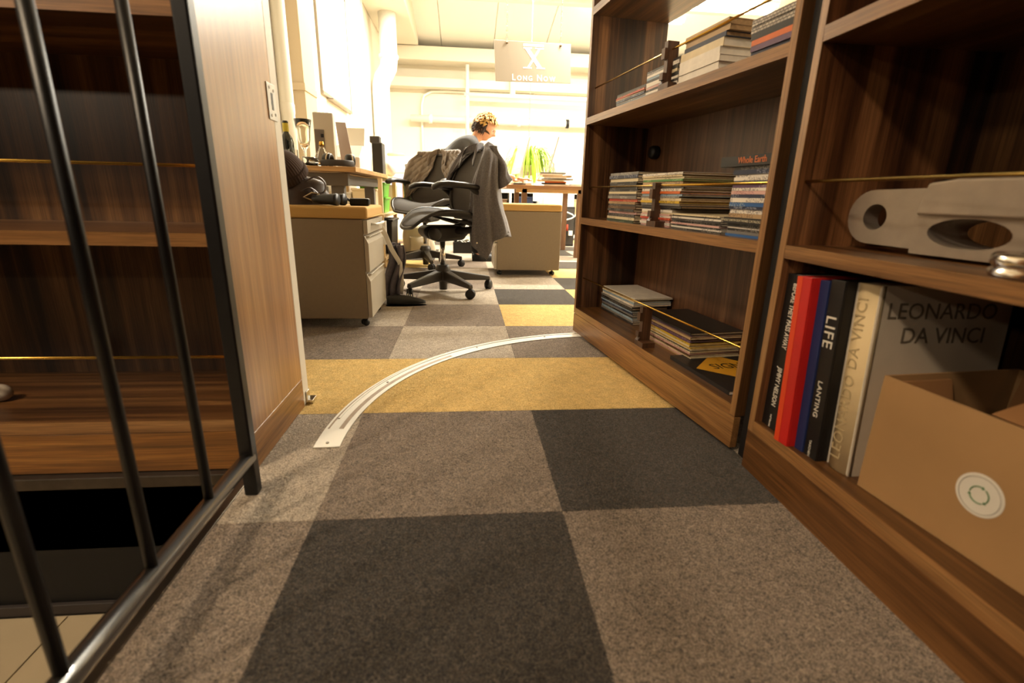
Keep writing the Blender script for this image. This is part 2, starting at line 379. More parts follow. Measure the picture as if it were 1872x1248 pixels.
tag(slope, 'sloping white ceiling panels over the far end of the office', 'ceiling', kind='structure')
sp = B().hexa([(0, 6.52, 3.285), (.83, 6.52, 3.285), (.83, 8.3, 2.915), (0, 8.3, 2.915)], [(0, 6.52, 3.31), (.83, 6.52, 3.31), (.83, 8.3, 2.95), (0, 8.3, 2.95)]).mesh('ceiling_panel', white_gloss, bevel=.006)
for i in range(7): inst('ceiling_panel', sp, slope, (-.9 + i * .842, 0, 0))
bm_ = B().box((-.95, 8.0, 2.66), (5, 8.4, 2.86)).box((-.95, 8.15, 2.3), (5, 8.4, 2.44)).obj('ceiling_beam', white_paint, bevel=.01); tag(bm_, 'deep white beam across the far wall of the office', 'beam', kind='structure')
bm_ = B().box((-.95, .6, 2.86), (-.42, 8.0, 3.3)).obj('soffit_beam', white_paint, bevel=.012); tag(bm_, 'long white boxed soffit along the side wall under the ceiling', 'beam', kind='structure')
bm_ = B().box((-.42, 6.38, 3.02), (5, 6.5, 3.3)).obj('cross_beam', white_paint, bevel=.01); tag(bm_, 'white cross beam between flat and sloping ceiling', 'beam', kind='structure')
# wall pilaster, big riser pipe and trims on the left wall
pil = at(515, 100, y=3.45); pir = at(555, 100, y=3.45)
pilaster_m = mat('shaded_wall_paint', (198, 180, 150), .6)  # wall paint darkened: the shade on the pilaster is put into its colour
pl = B().box((-1.0, 3.2, 0), (-.853, 3.5, 2.87)).box((-1.0, 3.185, 1.32), (-.845, 3.5, 1.37)).obj('wall_pilaster', pilaster_m, bevel=.004)
tag(pl, 'pilaster coloured as in shade, with a small ledge on the office side wall', 'pilaster', kind='structure')
pp = thing('riser_pipe', 'fat white riser pipe in front of the shade-coloured pilaster', 'pipe', (-.9, 2.92, 0))
B().cyl((0, 0, .0), (0, 0, 2.87), .046, seg=20).obj('pipe', white_gloss, pp)
B().lathe([(.046, 1.12), (.049, 1.13), (.049, 1.18), (.046, 1.19)], seg=20).obj('coupling', white_gloss, pp)
tag(B().box((-.95, 5.5, .0), (-.86, 5.62, 2.86)).box((-.95, 5.9, 0), (-.9, 6.0, 2.86)).obj('trim_4', white_paint, bevel=.004), 'white door casing on the office side wall', 'trim', kind='structure')
# duct elbow that drops from the soffit
dp = [(-.70, 6.6, 2.87), (-.70, 6.6, 2.3), (-.71, 6.6, 2.22), (-.75, 6.6, 2.15), (-.79, 6.6, 2.09), (-.815, 6.6, 2.0), (-.82, 6.6, 1.9), (-.82, 6.6, 1.085)]
dk = thing('ventilation_duct', 'fat white ventilation duct with an elbow beside the soffit', 'duct')
B().tube(dp, .115, 20).obj('duct', white_gloss, dk)
B().lathe([(.115, 0), (.13, .01), (.13, .05), (.115, .06)], T(-.70, 6.6, 2.32), 20).obj('clamp_band', white_gloss, dk)
hp = thing('wall_pipe', 'long white pipe on brackets along the far wall', 'pipe')
B().tube([(-.6, 8.25, 1.83), (5, 8.25, 1.83)], .055, 14).obj('pipe', white_gloss, hp)
for x in (-.3, 1.2, 2.4): B().cyl((x, 8.25, 1.83), (x + .06, 8.25, 1.83), .07, seg=14).obj('coupling', white_gloss, hp)
B().cyl((2.05, 8.25, 1.83), (2.1, 8.25, 1.83), .072, seg=14).obj('clamp', dark_plastic, hp)
hp = thing('sprinkler_pipe', 'thin white sprinkler pipe high on the far wall', 'pipe')
B().tube([(.3, 8.1, 2.2), (5, 8.1, 2.2)], .035, 12).obj('pipe', white_gloss, hp)
B().cyl((.35, 8.1, 1.5), (.35, 8.1, 2.64), .03).obj('drop_pipe', white_gloss, hp)
B().cyl((1.1, 8.1, 2.2), (1.1, 8.1, 2.64), .045).obj('drop_pipe', white_gloss, hp)
# wall panelling: curved corner cover strips
tag(B().tube([(-.42, 8.36, .9), (-.42, 8.36, 2.05), (-.38, 8.36, 2.2), (-.25, 8.36, 2.27), (0, 8.36, 2.28), (1.5, 8.36, 2.28)], .02, 8).obj('wall_conduit', white_gloss), 'thin white conduit bending along the far wall', 'conduit')
# whiteboard on the side wall
wb = thing('whiteboard', 'whiteboard with aluminium frame on the office side wall', 'whiteboard', (-.95, 4.6, 1.44))
B().box((0, -.57, .02), (.012, .57, 1.1)).obj('board', mat('whiteboard_face', (244, 243, 238), .12, coat=.6), wb)
alu = mat('brushed_aluminium', (150, 142, 130), .45, .6)
fr = B(); fr.box((0, -.59, 0), (.025, .59, .03)); fr.box((0, -.59, 1.08), (.02, .59, 1.11)); fr.box((0, -.59, .03), (.02, -.57, 1.08)); fr.box((0, .57, .03), (.02, .59, 1.08)); fr.obj('frame', alu, wb, bevel=.002)
B().box((0, -.4, -.012), (.06, .4, 0)).obj('pen_tray', alu, wb, bevel=.002)
# ceiling fluorescent fixtures
tube_m = mat('lit_fluorescent_tube', (255, 250, 235), .5, emit=14, ecol=(1, .93, .78, 1))
fx0 = None
FL = ['above the bending person', 'beside the hanging sign', 'seen over the piled books on the top shelf', 'close to the far sloping ceiling', 'behind the door bookcase']
for i, p in enumerate(FLUO):
    if fx0 is None:
        o = fx0 = thing('ceiling_light', '', 'lamp', p)
        B().box((-.6, -.06, 0), (.6, .06, .035)).obj('housing', white_gloss, o, bevel=.006)
        for s in (-1, 1): B().cyl((-.58, .04 * s, -.02), (.58, .04 * s, -.02), .013, seg=10).obj('tube', tube_m, o)
        for s in (-1, 1): B().cyl((.45 * s, 0, .03), (.45 * s, 0, .21), .004, seg=6).obj('hanger_wire', white_gloss, o)
    else:
        o = copy_tree(fx0); o.location = p
    tag(o, 'white fluorescent ceiling light ' + FL[i], 'lamp', 'fluorescent ceiling lights')
    lamp('ceiling_fill_light', 'AREA', (p[0], p[1], p[2] + .04), 16, FLU, 1.1, .1, (PI, 0, 0))  # added fill aimed up from each fixture to brighten the ceiling
# ================================================================== LEFT BOOKCASE
pale_v = wood('walnut_varnished_panel', 2, (146, 98, 56), (172, 122, 72), (194, 146, 94), .3, coat=.35, bands=.35, fine=.5)
pale_y = wood('walnut_plinth_board', 1, (118, 78, 42), (160, 112, 64), (188, 142, 88), .3, coat=.2, bands=.5, tilt=.12)
lb = thing('tall_bookcase', 'tall empty walnut bookcase with brass rods behind the black railing', 'bookcase', (0, 0, 0))
B().box((-.204, .2, .088), (-.185, .557, 2.25)).obj('side_panel', pale_v, lb, bevel=.001)
B().box((-.205, .2, 0), (-.1845, .556, .0878)).obj('plinth_end', pale_y, lb, bevel=.001)
B().box((-1.5, .2, .003), (-.2055, .219, .0985)).obj('plinth', wood('walnut_plinth_front', 0, (92, 58, 26), (144, 94, 42), (178, 126, 64), .3, bands=.5), lb, bevel=.001)
B().box((-1.5, .2, .2), (-1.481, .557, 2.25)).obj('side_panel', walnut_v, lb)
B().box((-1.481, .53, .1), (-.205, .545, 2.25)).obj('back_panel', walnut_v, lb)
for z in (.1, .512, .92, 1.328, 1.736, 2.2):
    sh = B().box((-1.481, .2015, z), (-.205, .53, z + .027)).obj('shelf', walnut_x, lb, bevel=.001)
    B().box((-1.481, .1995, z), (-.205, .2014, z + .027)).obj('edge_band', edge_x, sh)
for z in (.264, .669, 1.075, 1.48): B().cyl((-1.481, .24, z), (-.205, .24, z), .0032, seg=10).obj('brass_rod', brass, lb)
# jamb strip with strike plate
jb = B().box((-.206, .5575, 0), (-.185, .606, 2.3)).obj('door_jamb', mat('offwhite_jamb', (226, 218, 202), .4), bevel=.002)
tag(jb, 'off-white metal jamb strip at the edge of the bookcase end panel', 'jamb', kind='structure')
spl = thing('strike_plate', 'small white strike plate with latch slot on the bookcase end', 'strike plate', (-.1845, .55, .838))
plate = B(); plate.box((-.0005, -.028, -.043), (.002, .028, .043)); plate.obj('plate', white_gloss, spl, bevel=.0012)
B().box((.0015, -.006, -.019), (.0026, .006, .021)).obj('latch_slot', dark_plastic, spl)
for y, z in ((-.012, .032), (.014, .028), (-.012, -.032), (.014, -.028)): B().cyl((.001, y, z), (.0032, y, z), .0035, seg=10).obj('screw', alu, spl)
tag(B().box((-.184, .575, .0005), (-.165, .615, .012)).box((-.184, .575, .0005), (-.180, .60, .04)).obj('floor_bracket', chrome, bevel=.001), 'tiny shiny metal bracket on the yellow carpet at the jamb', 'bracket')
stn = B().ball((0, 0, .021), (.028, .02, .021), 16, 10).obj('pale_stone', mat('pale_stone', (176, 164, 150), .8, vary=.2, vscale=40)); p_ = at(4, 736, y=.33); stn.location = (p_.x, .33, .1272)
tag(stn, 'small pale stone on the lowest shelf of the empty bookcase', 'stone')
# ================================================================== RAILING
rl = thing('stair_railing', 'black steel stair railing with round balusters at the stairwell edge', 'railing', (-.155, .105, 0))
B().box((-.0135, -.0135, 0), (.0135, .0135, .99)).obj('post', black_steel, rl, bevel=.004, bseg=3)
B().tube([(0, 0, .085), (0, -1.35, .085)], .0155, 24).obj('bottom_rail', mat('worn_black_steel_tube', (40, 37, 34), .3, 0, 1, coat=1), rl)
B().tube([(0, .02, 1.0), (0, -1.35, 1.0)], .021, 14).obj('handrail', black_steel, rl)
bal = B().cyl((0, 0, .09), (0, 0, .99), .0082, seg=12).mesh('baluster', black_steel)
for k in range(1, 8): inst('baluster', bal, rl, (0, -.1675 * k + .003, 0))
B().box((-.0135, -1.35, -.0), (.0135, -1.323, .99)).obj('post', black_steel, rl, bevel=.004)
# ================================================================== DOOR TRACK
tr = thing('floor_track', 'curved white metal floor track for the swinging bookcase', 'track')
TC = (.9648, .3219)
def ring(bd, r0, r1, a0, a1, z0, z1, n=64):
    def fn(a, r, z): return (TC[0] + r * math.cos(a), TC[1] + r * math.sin(a), z)
    A_ = [a0 + (a1 - a0) * k / n for k in range(n + 1)]
    vs = []; fs = []
    for a in A_: vs += [fn(a, r0, z0), fn(a, r1, z0), fn(a, r1, z1), fn(a, r0, z1)]
    for k in range(n):
        for q in range(4): fs.append((k*4+q, k*4+(q+1)%4, k*4+4+(q+1)%4, k*4+4+q))
    fs += [(3, 2, 1, 0), (n*4, n*4+1, n*4+2, n*4+3)]
    return bd.add(vs, fs)
A0, A1 = PI + .027, PI / 2 + .12
trk_m = mat('white_track_metal', (232, 228, 216), .35)
ring(B(), .985, 1.05, A0, A1, .0005, .003).obj('base_strip', trk_m, tr)
ring(B(), 1.031, 1.037, A0 - .16, A1, .003, .0052).obj('raised_rib', trk_m, tr)
wear = mat('worn_track_groove', (146, 126, 104), .45, .2, vary=.2, vscale=40)
ring(B(), 1.0, 1.0125, A0 - .1, A0 - .8, .003, .0036).obj('wheel_groove', wear, tr)
ring(B(), 1.038, 1.043, A0 - .1, A0 - .8, .003, .0036).obj('wheel_groove', wear, tr)
for k in (.02, .45, .95, 1.3):
    a = A0 - k; B().cyl((TC[0] + 1.02 * math.cos(a), TC[1] + 1.02 * math.sin(a), .003), (TC[0] + 1.02 * math.cos(a), TC[1] + 1.02 * math.sin(a), .0052), .004, seg=10).obj('screw', alu, tr)
# ================================================================== DOOR BOOKCASE (local x along its front, y into its depth)
DA = (.81484, 1.37837, 0); DROT = math.atan2(-.98986839, .14198793); DL = 1.1688
db = thing('swinging_bookcase', 'open walnut bookcase door on a curved floor track, stacked with magazines', 'bookcase', DA, DROT)
dside = wood('walnut_door_side', 2, (40, 24, 14), (74, 47, 29), (136, 96, 62), .35, bands=.72, lo=.40, hi=.62)
dback = wood('walnut_door_back', 2, (66, 42, 26), (96, 64, 42), (122, 86, 58), .4, bands=.4)
B().box((0, .002, .1), (.019, .335, 2.2)).obj('side_panel', dside, db)
B().box((0, 0, .1), (.019, .002, 2.2)).obj('edge_band', edge_v, db)
B().box((DL - .019, .002, .1), (DL, .335, 2.2)).obj('side_panel', walnut_v, db)
B().box((DL - .019, 0, .1), (DL, .002, 2.2)).obj('edge_band', edge_v, db)
B().box((0, 0, .012), (DL, .02, .0965)).obj('plinth', edge_x, db, bevel=.001)
B().box((.02, .29, .012), (DL - .02, .31, .0965)).obj('plinth_back', walnut_x, db)
B().box((.019, .29, .1), (DL - .019, .302, .93)).obj('back_panel', dback, db)
for z in (.0985, .5105, .9195, 1.326, 1.734, 2.173):
    d1 = .29 if z < .9 else .335
    sh = B().box((.019, .0025, z), (DL - .019, d1, z + .0275)).obj('shelf', walnut_x, db)
    B().box((.019, .0, z), (DL - .019, .0025, z + .0275)).obj('edge_band', edge_x, sh)
for z in (.266, .668, 1.063, 1.47): B().cyl((.019, .03, z), (DL - .019, .03, z), .003, seg=10).obj('brass_rod', brass, db)
B().lathe([(0, 0), (.024, 0), (.027, -.006), (.027, -.026), (.022, -.034), (0, -.036)], T(.118, .29, .814) @ R(-PI/2, 'X'), 20).obj('door_knob', dark_plastic, db)
clip_w = wood('walnut_rod_stand', 2, (52, 32, 20), (84, 54, 34), (112, 76, 50), .45, bands=.4)
for z0, s0 in ((.126, .61), (.538, .61), (.947, .60)):
    bd = B(); z1 = z0 + .138
    out = [(.004, 0), (.05, 0), (.05, .138), (.022, .138), (.022, .123), (.004, .123), (.004, .095), (.012, .095), (.012, .06), (.004, .06), (.004, .045), (.0, .045), (0, .03), (.006, .03)]
    out = [(.003, 0), (.05, 0), (.05, .138), (.012, .138), (.012, .118), (.004, .118), (.004, .088), (.016, .088), (.016, .05), (.004, .05), (.004, .03), (.012, .03), (.003, .018)]
    bd.prism([(y, z0 + z) for y, z in out], 0, s0, s0 + .02)
    bd.box((s0 + .02, .003, z0), (s0 + .058, .05, z0 + .018))
    tag(bd.obj('rod_stand', clip_w), 'small notched wooden stand holding the brass rod on the %s shelf' % {.126: 'bottom', .538: 'middle', .947: 'upper'}[z0], 'rod stand')
    o = bpy.data.objects[-1] if False else C.objects[-1]
    o.location = DA; o.rotation_euler = (0, 0, DROT)
# ---- printed matter lying on the door shelves
page = mat('paper_edges', (206, 190, 160), .8, vary=.18, vscale=90)
page_br = mat('yellowed_paper_edges', (168, 138, 100), .85, vary=.25, vscale=110)
page_wh = mat('white_paper_edges', (222, 214, 200), .8, vary=.1, vscale=60)
PAL = {'black': ((30, 27, 27), (186, 180, 168)), 'white': ((222, 214, 202), (90, 84, 90)), 'red': ((178, 58, 34), (230, 190, 150)), 'dark green': ((42, 58, 34), (150, 160, 120)),
  'blue': ((42, 90, 150), (230, 226, 200)), 'grey': ((120, 116, 112), (214, 208, 200)), 'yellow': ((206, 170, 48), (70, 56, 30)), 'brown': ((92, 66, 44), (206, 180, 140)), 'pale blue': ((138, 160, 178), (50, 60, 80)),
  'pink': ((206, 164, 156), (120, 60, 70)), 'navy': ((34, 42, 68), (200, 200, 206)), 'green': ((78, 128, 62), (220, 226, 190)), 'purple': ((94, 66, 96), (210, 190, 200)), 'cream': ((212, 196, 162), (110, 90, 66)), 'orange': ((204, 104, 48), (60, 30, 20)), 'charcoal': ((54, 50, 50), (170, 166, 160)), 'tan': ((176, 146, 108), (90, 66, 46))}
def cover(c): return mat('cover_' + c.replace(' ', '_'), PAL[c][0], .4, vary=.12, vscale=30), printed('spine_' + c.replace(' ', '_'), PAL[c][0], PAL[c][1])
ORD = ['lowest', 'second', 'third', 'fourth', 'fifth', 'sixth', 'seventh', 'eighth', 'ninth', 'tenth', 'eleventh', 'twelfth', 'thirteenth', 'fourteenth', 'fifteenth', 'sixteenth', 'seventeenth', 'eighteenth', 'nineteenth', 'twentieth']
rb = random.Random(11)
def volume(name, label, group, w, d, t, col, pg, loc, rz, frame_o, sag=0):
    """a magazine or paperback lying flat; spine on the front (y=0), local x along the spine"""
    cv, sp = cover(col); ct = min(.0016, t * .18); b = B()
    if name == 'book': sp = cv
    b.m = 0; b.box((0, .0004, t - ct), (w, d, t)); b.box((0, .0004, 0), (w, d, ct))
    b.m = 1; b.box((0, 0, 0), (w, ct, t))
    b.m = 2; n = 3; b.box((.0015, ct, ct), (w - .0015, d - .0015, t - ct))
    o = b.obj(name, [cv, sp, pg], merge=False); tag(o, label, 'book' if name == 'book' else 'magazine', group)
    M = Matrix.Translation(frame_o[0]) @ Matrix.Rotation(frame_o[1], 4, 'Z') @ T(*loc) @ R(rz, 'Z')
    o.matrix_world = M; return o
DF = (Vector(DA), DROT)
def stack(where, s0, s1, d0, z0, z1, cols, depth=.205, pg=page, n=None, name='magazine', jit=.006, what='magazine'):
    n = n or len(cols); z = z0; ts = [rb.uniform(.7, 1.3) for _ in range(n)]; k = (z1 - z0) / sum(ts)
    out = []
    for i in range(n):
        t = ts[i] * k; c = cols[i % len(cols)]; w = s1 - s0 - rb.uniform(0, .012)
        lab = '%s-spined %s, %s up in %s' % (c, what, ORD[i], where) if i else 'lowest %s-spined %s in %s' % (c, what, where)
        out.append(volume(name, lab, 'printed matter in ' + where, w, depth - rb.uniform(0, .01), t - .0002, c, pg, (s0 + rb.uniform(0, jit), d0 + rb.uniform(0, jit), z), rb.uniform(-.012, .012), DF)); z += t
    return out
MS, TS, BS = .5382, .9473, .1262
stack('the far stack on the middle shelf', .225, .465, .03, MS, .718, ['dark green', 'cream', 'charcoal', 'pink', 'black', 'brown', 'charcoal', 'tan', 'red', 'grey', 'charcoal', 'cream', 'black', 'black', 'charcoal', 'black', 'cream', 'navy', 'grey'], pg=page)
stack('the wide paper stack on the middle shelf', .50, .70, .035, MS, .598, ['pink', 'white', 'pink', 'red', 'white', 'pink', 'cream', 'white', 'charcoal'], .22, pg=page)
stack('the wide paper stack above the pink magazines', .50, .755, .03, .5985, .706, ['charcoal', 'grey', 'yellow', 'cream', 'grey', 'pale blue', 'orange', 'white', 'grey', 'white', 'tan', 'green', 'cream', 'cream', 'white'], .235, pg=page_br)
stack('the low stack of striped journals on the middle shelf', .715, .968, .028, MS, .585, ['black', 'white', 'black', 'pink', 'black', 'charcoal', 'white', 'black', 'cream'], .215, pg=page_wh)
stack('the lower hinge-side stack, middle shelf', .988, 1.125, .028, MS, .570, ['blue', 'grey', 'black', 'white', 'black'], .2, pg=page_wh)
stack('the hinge-side stack on the middle shelf', .988, 1.125, .028, .5853, .708, ['tan', 'white', 'navy', 'blue', 'white', 'navy', 'pink', 'white', 'purple', 'pale blue', 'white', 'white', 'navy', 'charcoal'], .2, pg=page_wh)
we = volume('book', 'black paperback with orange lettering lying on top of the hinge-side stack', 'printed matter in the hinge-side stack on the middle shelf', .178, .24, .024, 'black', page_br, (.945, .02, .7085), .02, DF)
text('lettering', 'Whole Earth', frame((.115, -.0004, .0128), (1, 0, 0), (0, 0, 1)), .022, mat('orange_print', (214, 120, 70), .5), we, sx=.86)
ws = volume('book', 'black paperback with small cream catalog title below the white books', 'printed matter in the hinge-side stack on the middle shelf', .14, .2, .0145, 'black', page_wh, (.986, .0215, .5705), 0, DF)
text('lettering', 'WHOLE EARTH SOFTWARE CATALOG 2.0', frame((.07, -.0004, .0075), (1, 0, 0), (0, 0, 1)), .0085, mat('cream_print', (206, 196, 170), .5), ws)
# upper shelf
stack('the far stack on the upper shelf', .225, .46, .03, TS, 1.0, ['charcoal', 'pale blue', 'pale blue', 'grey', 'navy', 'tan', 'red', 'brown', 'charcoal'], .2)
stack('the silver stack by the upper rod stand', .40 + .065, .597, .03, TS, 1.03, ['white', 'black', 'white', 'black', 'pink', 'white', 'white', 'black', 'pale blue', 'white', 'grey', 'charcoal'], .2, jit=.002)
stack('the black-and-white stack behind the rod stand', .625, .668, .03, TS, 1.035, ['white', 'black', 'white', 'black', 'white', 'black', 'cream', 'black', 'white', 'charcoal'], .2, jit=.002)
stack('the pile of thick white books on the upper shelf', .672, .872, .025, TS, 1.032, ['white', 'white', 'white', 'white', 'cream'], .25, pg=page_wh, name='book', what='book')
stack('the browned top of the white book pile', .685, .885, .03, 1.0325, 1.074, ['navy', 'tan', 'tan'], .24, pg=page_br, name='book', what='book')
stack('the black books beside the hinge on the upper shelf', .985, 1.128, .025, TS, .99, ['red', 'navy', 'purple', 'orange'], .22, pg=page_wh, name='book', what='book')
pat = stack('the patterned books beside the hinge on the upper shelf', .982, 1.128, .022, .9905, 1.034, ['black', 'black', 'charcoal'], .22, pg=page_wh, name='book', what='book')
gm = mat('grid_printed_spine', (30, 28, 30), .45); nt_ = gm.node_tree; br_ = nt_.nodes.new('ShaderNodeTexBrick'); tc_n = nt_.nodes.new('ShaderNodeTexCoord'); mp_n = nt_.nodes.new('ShaderNodeMapping')
mp_n.inputs['Rotation'].default_value = (PI / 2, 0, 0); nt_.links.new(tc_n.outputs['Object'], mp_n.inputs[0]); nt_.links.new(mp_n.outputs[0], br_.inputs['Vector'])
for k_, v_ in (('Scale', 60), ('Mortar Size', .045), ('Brick Width', .62), ('Row Height', .36)): br_.inputs[k_].default_value = v_
br_.inputs['Color1'].default_value = lin((196, 186, 172)); br_.inputs['Color2'].default_value = lin((150, 140, 132)); br_.inputs['Mortar'].default_value = lin((24, 22, 24))
nt_.links.new(br_.outputs[0], nt_.nodes['Principled BSDF'].inputs['Base Color'])
for o in pat[1:]: o.data.materials[1] = gm
# bottom shelf
stack('the far stack on the bottom shelf', .048, .365, .112, BS, .205, ['charcoal', 'grey', 'pale blue', 'black', 'grey', 'navy', 'pale blue', 'charcoal', 'black', 'grey'], .17)
stack('the white magazines on the far bottom stack', .06, .375, .108, .2055, .238, ['white', 'pale blue', 'cream', 'brown', 'white'], .17, pg=page)
stack('the tall paper stack on the bottom shelf', .505, .83, .082, BS, .2, ['tan', 'pink', 'cream', 'brown', 'pink', 'cream', 'black', 'cream', 'yellow', 'cream', 'yellow', 'purple', 'purple', 'brown'], .19, pg=page)
stack('the dark bottom-shelf stack', .50, .835, .078, .2005, .222, ['tan', 'purple', 'black'], .195, pg=page, name='book', what='book')
sg = volume('book', 'flat black book with a yellow diamond titled SIGN on the bottom shelf', 'printed matter in the dark bottom-shelf stack', .31, .238, .012, 'black', page_wh, (.788, .04, BS), -.03, DF)
dm = B().prism([(.129, .014), (.25, .125), (.14, .228), (.014, .135)], 2, .012, .0124).obj('printed_diamond', mat('yellow_print', (206, 150, 40), .5), sg)
text('lettering', 'SIGN', frame((.125, .122, .0126), (0, 1, 0), (-1, 0, 0)), .06, mat('black_print', (18, 16, 16), .5), sg, sx=.82)
# ================================================================== FIXED BOOKCASE (front at x=.98, towards the camera)
fb = thing('walnut_bookcase', 'walnut bookcase with art books, cardboard box and machined part', 'bookcase')
YE = -1.35
B().box((.982, .139, 0), (1.38, .158, 2.25)).obj('side_panel', wood('walnut_case_end', 2, (38, 20, 11), (84, 50, 28), (140, 94, 58), .35, bands=.7, lo=.40, hi=.62), fb)
B().box((.98, .138, .099), (.982, .158, 2.25)).obj('edge_band', edge_v, fb)
B().box((.982, YE - .019, 0), (1.38, YE, 2.25)).obj('side_panel', walnut_v, fb)
B().box((.98, YE - .019, 0), (1.0, .158, .0985)).obj('plinth', wood('walnut_plinth_long', 1, (60, 37, 17), (102, 66, 33), (140, 96, 54), .34, bands=.5), fb, bevel=.001)
B().box((1.362, YE, .1), (1.378, .139, 2.25)).obj('back_panel', walnut_v, fb)
for z in (.0995, .5105, .9195, 1.326, 1.734, 2.22):
    sh = B().box((.983, YE, z), (1.362, .139, z + .0275)).obj('shelf', walnut_y, fb)
    B().box((.98, YE, z), (.983, .139, z + .0275)).obj('edge_band', edge_y, sh)
for z in (.667, 1.075, 1.48): B().cyl((1.0, YE, z), (1.0, .139, z), .0034, seg=10).obj('brass_rod', brass, fb)
SZ = .127
def upright(name, label, y1, y0, x0, depth, h, mc, ms, pg, z=SZ, tilt=0, rnd=0, group='art books on the lowest shelf'):
    """hardback standing with its spine towards -x; y1 is the far side"""
    t = thing('hardback_book', label, 'book', (x0, y0, z), 0, group); th = y1 - y0; ct = .003
    if tilt: t.rotation_euler = (tilt, 0, 0)
    bd = B(); bd.box((.004, 0, 0), (depth, ct, h)); bd.box((.004, th - ct, 0), (depth, th, h)); bd.obj('cover_boards', mc, t, bevel=.0008)
    if rnd:
        b2 = B(); n = 8; pts = [(-rnd * math.sin(PI * k / n) + .006, th * k / n) for k in range(n + 1)]
        poly = pts + [(.012, th), (.012, 0)]; b2.prism(poly, 2, 0, h, True); b2.obj('spine', ms, t)
    else: B().box((0, 0, 0), (.004, th, h)).obj('spine', ms, t, bevel=.0012)
    B().box((.004, ct, .003), (depth - .004, th - ct, h - .003)).obj('pages', pg, t)
    return t
def spine_text(t, s, yc, zc, size, m, up=False, x=-.0006, **k):
    M = frame((x, yc, zc), (0, 0, 1) if up else (0, 0, -1), (0, 1, 0) if up else (0, -1, 0))
    # seen from -x: text up must be chosen so that x cross y points to -x
    X = Vector((0, 0, 1)) if up else Vector((0, 0, -1)); N = Vector((-1, 0, 0)); Yv = N.cross(X)
    text('lettering', s, frame((x, yc, zc), X, Yv), size, m, t, **k)
wht = mat('white_print', (226, 220, 208), .5)
blk = mat('book_cloth_black', (20, 18, 19), .45, bump=.05, bscale=300)
t = upright('b', 'black photo book with slanted white title at the bookcase end panel', .1365, .082, .997, .28, .352, blk, blk, page_wh)
spine_text(t, 'BEFORE THEY PASS AWAY', .024, .262, .0205, wht, sx=.6, offset=.0003)
spine_text(t, 'JIMMY NELSON', .024, .1, .02, wht, sx=.68, offset=.0003)
spine_text(t, 'teNeues', .024, .018, .009, wht)
redc = mat('book_cloth_red', (190, 28, 22), .5, bump=.08, bscale=500)
LEAN = -.06
t = upright('b', 'tall red hardback with an orange-red spine stripe', .059, .0165, .979, .3, .358, redc, redc, page_wh, tilt=LEAN)
B().box((-.0004, .026, 0), (0, .0415, .358)).obj('spine_band', mat('orange_red_cloth', (214, 66, 24), .5), t)
bluc = mat('book_cloth_blue', (32, 44, 92), .6, bump=.12, bscale=500)
t = upright('b', 'dark blue cloth hardback squeezed beside the red book', .0155, -.0085, .997, .29, .356, bluc, bluc, page_wh, tilt=LEAN)
t = upright('b', 'black hardback lettered LIFE beside the blue book', -.0095, -.046, 1.0, .3, .362, blk, blk, page_wh, tilt=LEAN)
spine_text(t, 'LIFE', .021, .262, .036, wht, sx=.95, space=1.12, offset=.0002)
spine_text(t, 'LANTING', .021, .125, .0165, wht, space=1.1, offset=.0002)
spine_text(t, 'TASCHEN', .021, .02, .008, wht)
crm = mat('cream_book_cloth', (222, 198, 152), .7, bump=.06, bscale=300); grycv = mat('grey_book_jacket', (192, 178, 158), .55, vary=.05)
t = upright('b', 'thick cream art book lettered LEONARDO DA VINCI', -.047, -.103, 1.02, .265, .364, grycv, crm, page_wh, rnd=.008, tilt=LEAN)
gry_ink = mat('grey_embossed_print', (188, 166, 126), .7)
spine_text(t, 'LEONARDO DA VINCI', .03, .182, .034, gry_ink, up=True, x=-.0021, sx=.86, space=1.1)
gx = mat('dark_cover_print', (104, 92, 76), .6)
text('lettering', 'LEONARDO', frame((.128, -.0005, .318), (1, 0, 0), (0, 0, 1)), .041, gx, t, sx=.97)
text('lettering', 'DA VINCI', frame((.138, -.0005, .274), (1, 0, 0), (0, 0, 1)), .041, gx, t, sx=.95)
# ---- cardboard box
cb_m = mat('brown_cardboard', (168, 130, 86), .75, vary=.07, vscale=9, bump=.04, bscale=60); cb_in = mat('cardboard_inside', (150, 106, 64), .8, vary=.06, vscale=12)
bx = thing('cardboard_box', 'open brown cardboard box with a round recycling sticker', 'box', (1.023, -.1285, SZ), math.radians(5))
H_, Wb, Db, tk = .216, .36, .29, .004
B().box((0, -Wb, 0), (tk, 0, H_)).obj('front_wall', cb_m, bx); B().box((Db - tk, -Wb, 0), (Db, 0, H_)).obj('back_wall', cb_m, bx)
B().box((tk, -tk, 0), (Db - tk, 0, H_)).obj('end_wall', cb_m, bx); B().box((tk, -Wb, 0), (Db - tk, -Wb + tk, H_)).obj('end_wall', cb_m, bx)
B().box((tk, -Wb + tk, 0), (Db - tk, -tk, tk)).obj('bottom', cb_in, bx)
B().hexa([(.012, -.006, H_ - .01), (.13, -.006, H_ - .01), (.13, -.012, H_ - .01), (.012, -.012, H_ - .01)], [(.012, -.05, .07), (.13, -.05, .07), (.13, -.056, .07), (.012, -.056, .07)]).obj('flap', cb_in, bx)
B().hexa([(.01, -.16, H_), (.01, -Wb + .01, H_), (.016, -Wb + .01, H_), (.016, -.16, H_)], [(.11, -.165, H_ + .03), (.11, -Wb + .02, H_ + .03), (.114, -Wb + .02, H_ + .026), (.114, -.165, H_ + .026)]).obj('flap', cb_in, bx)
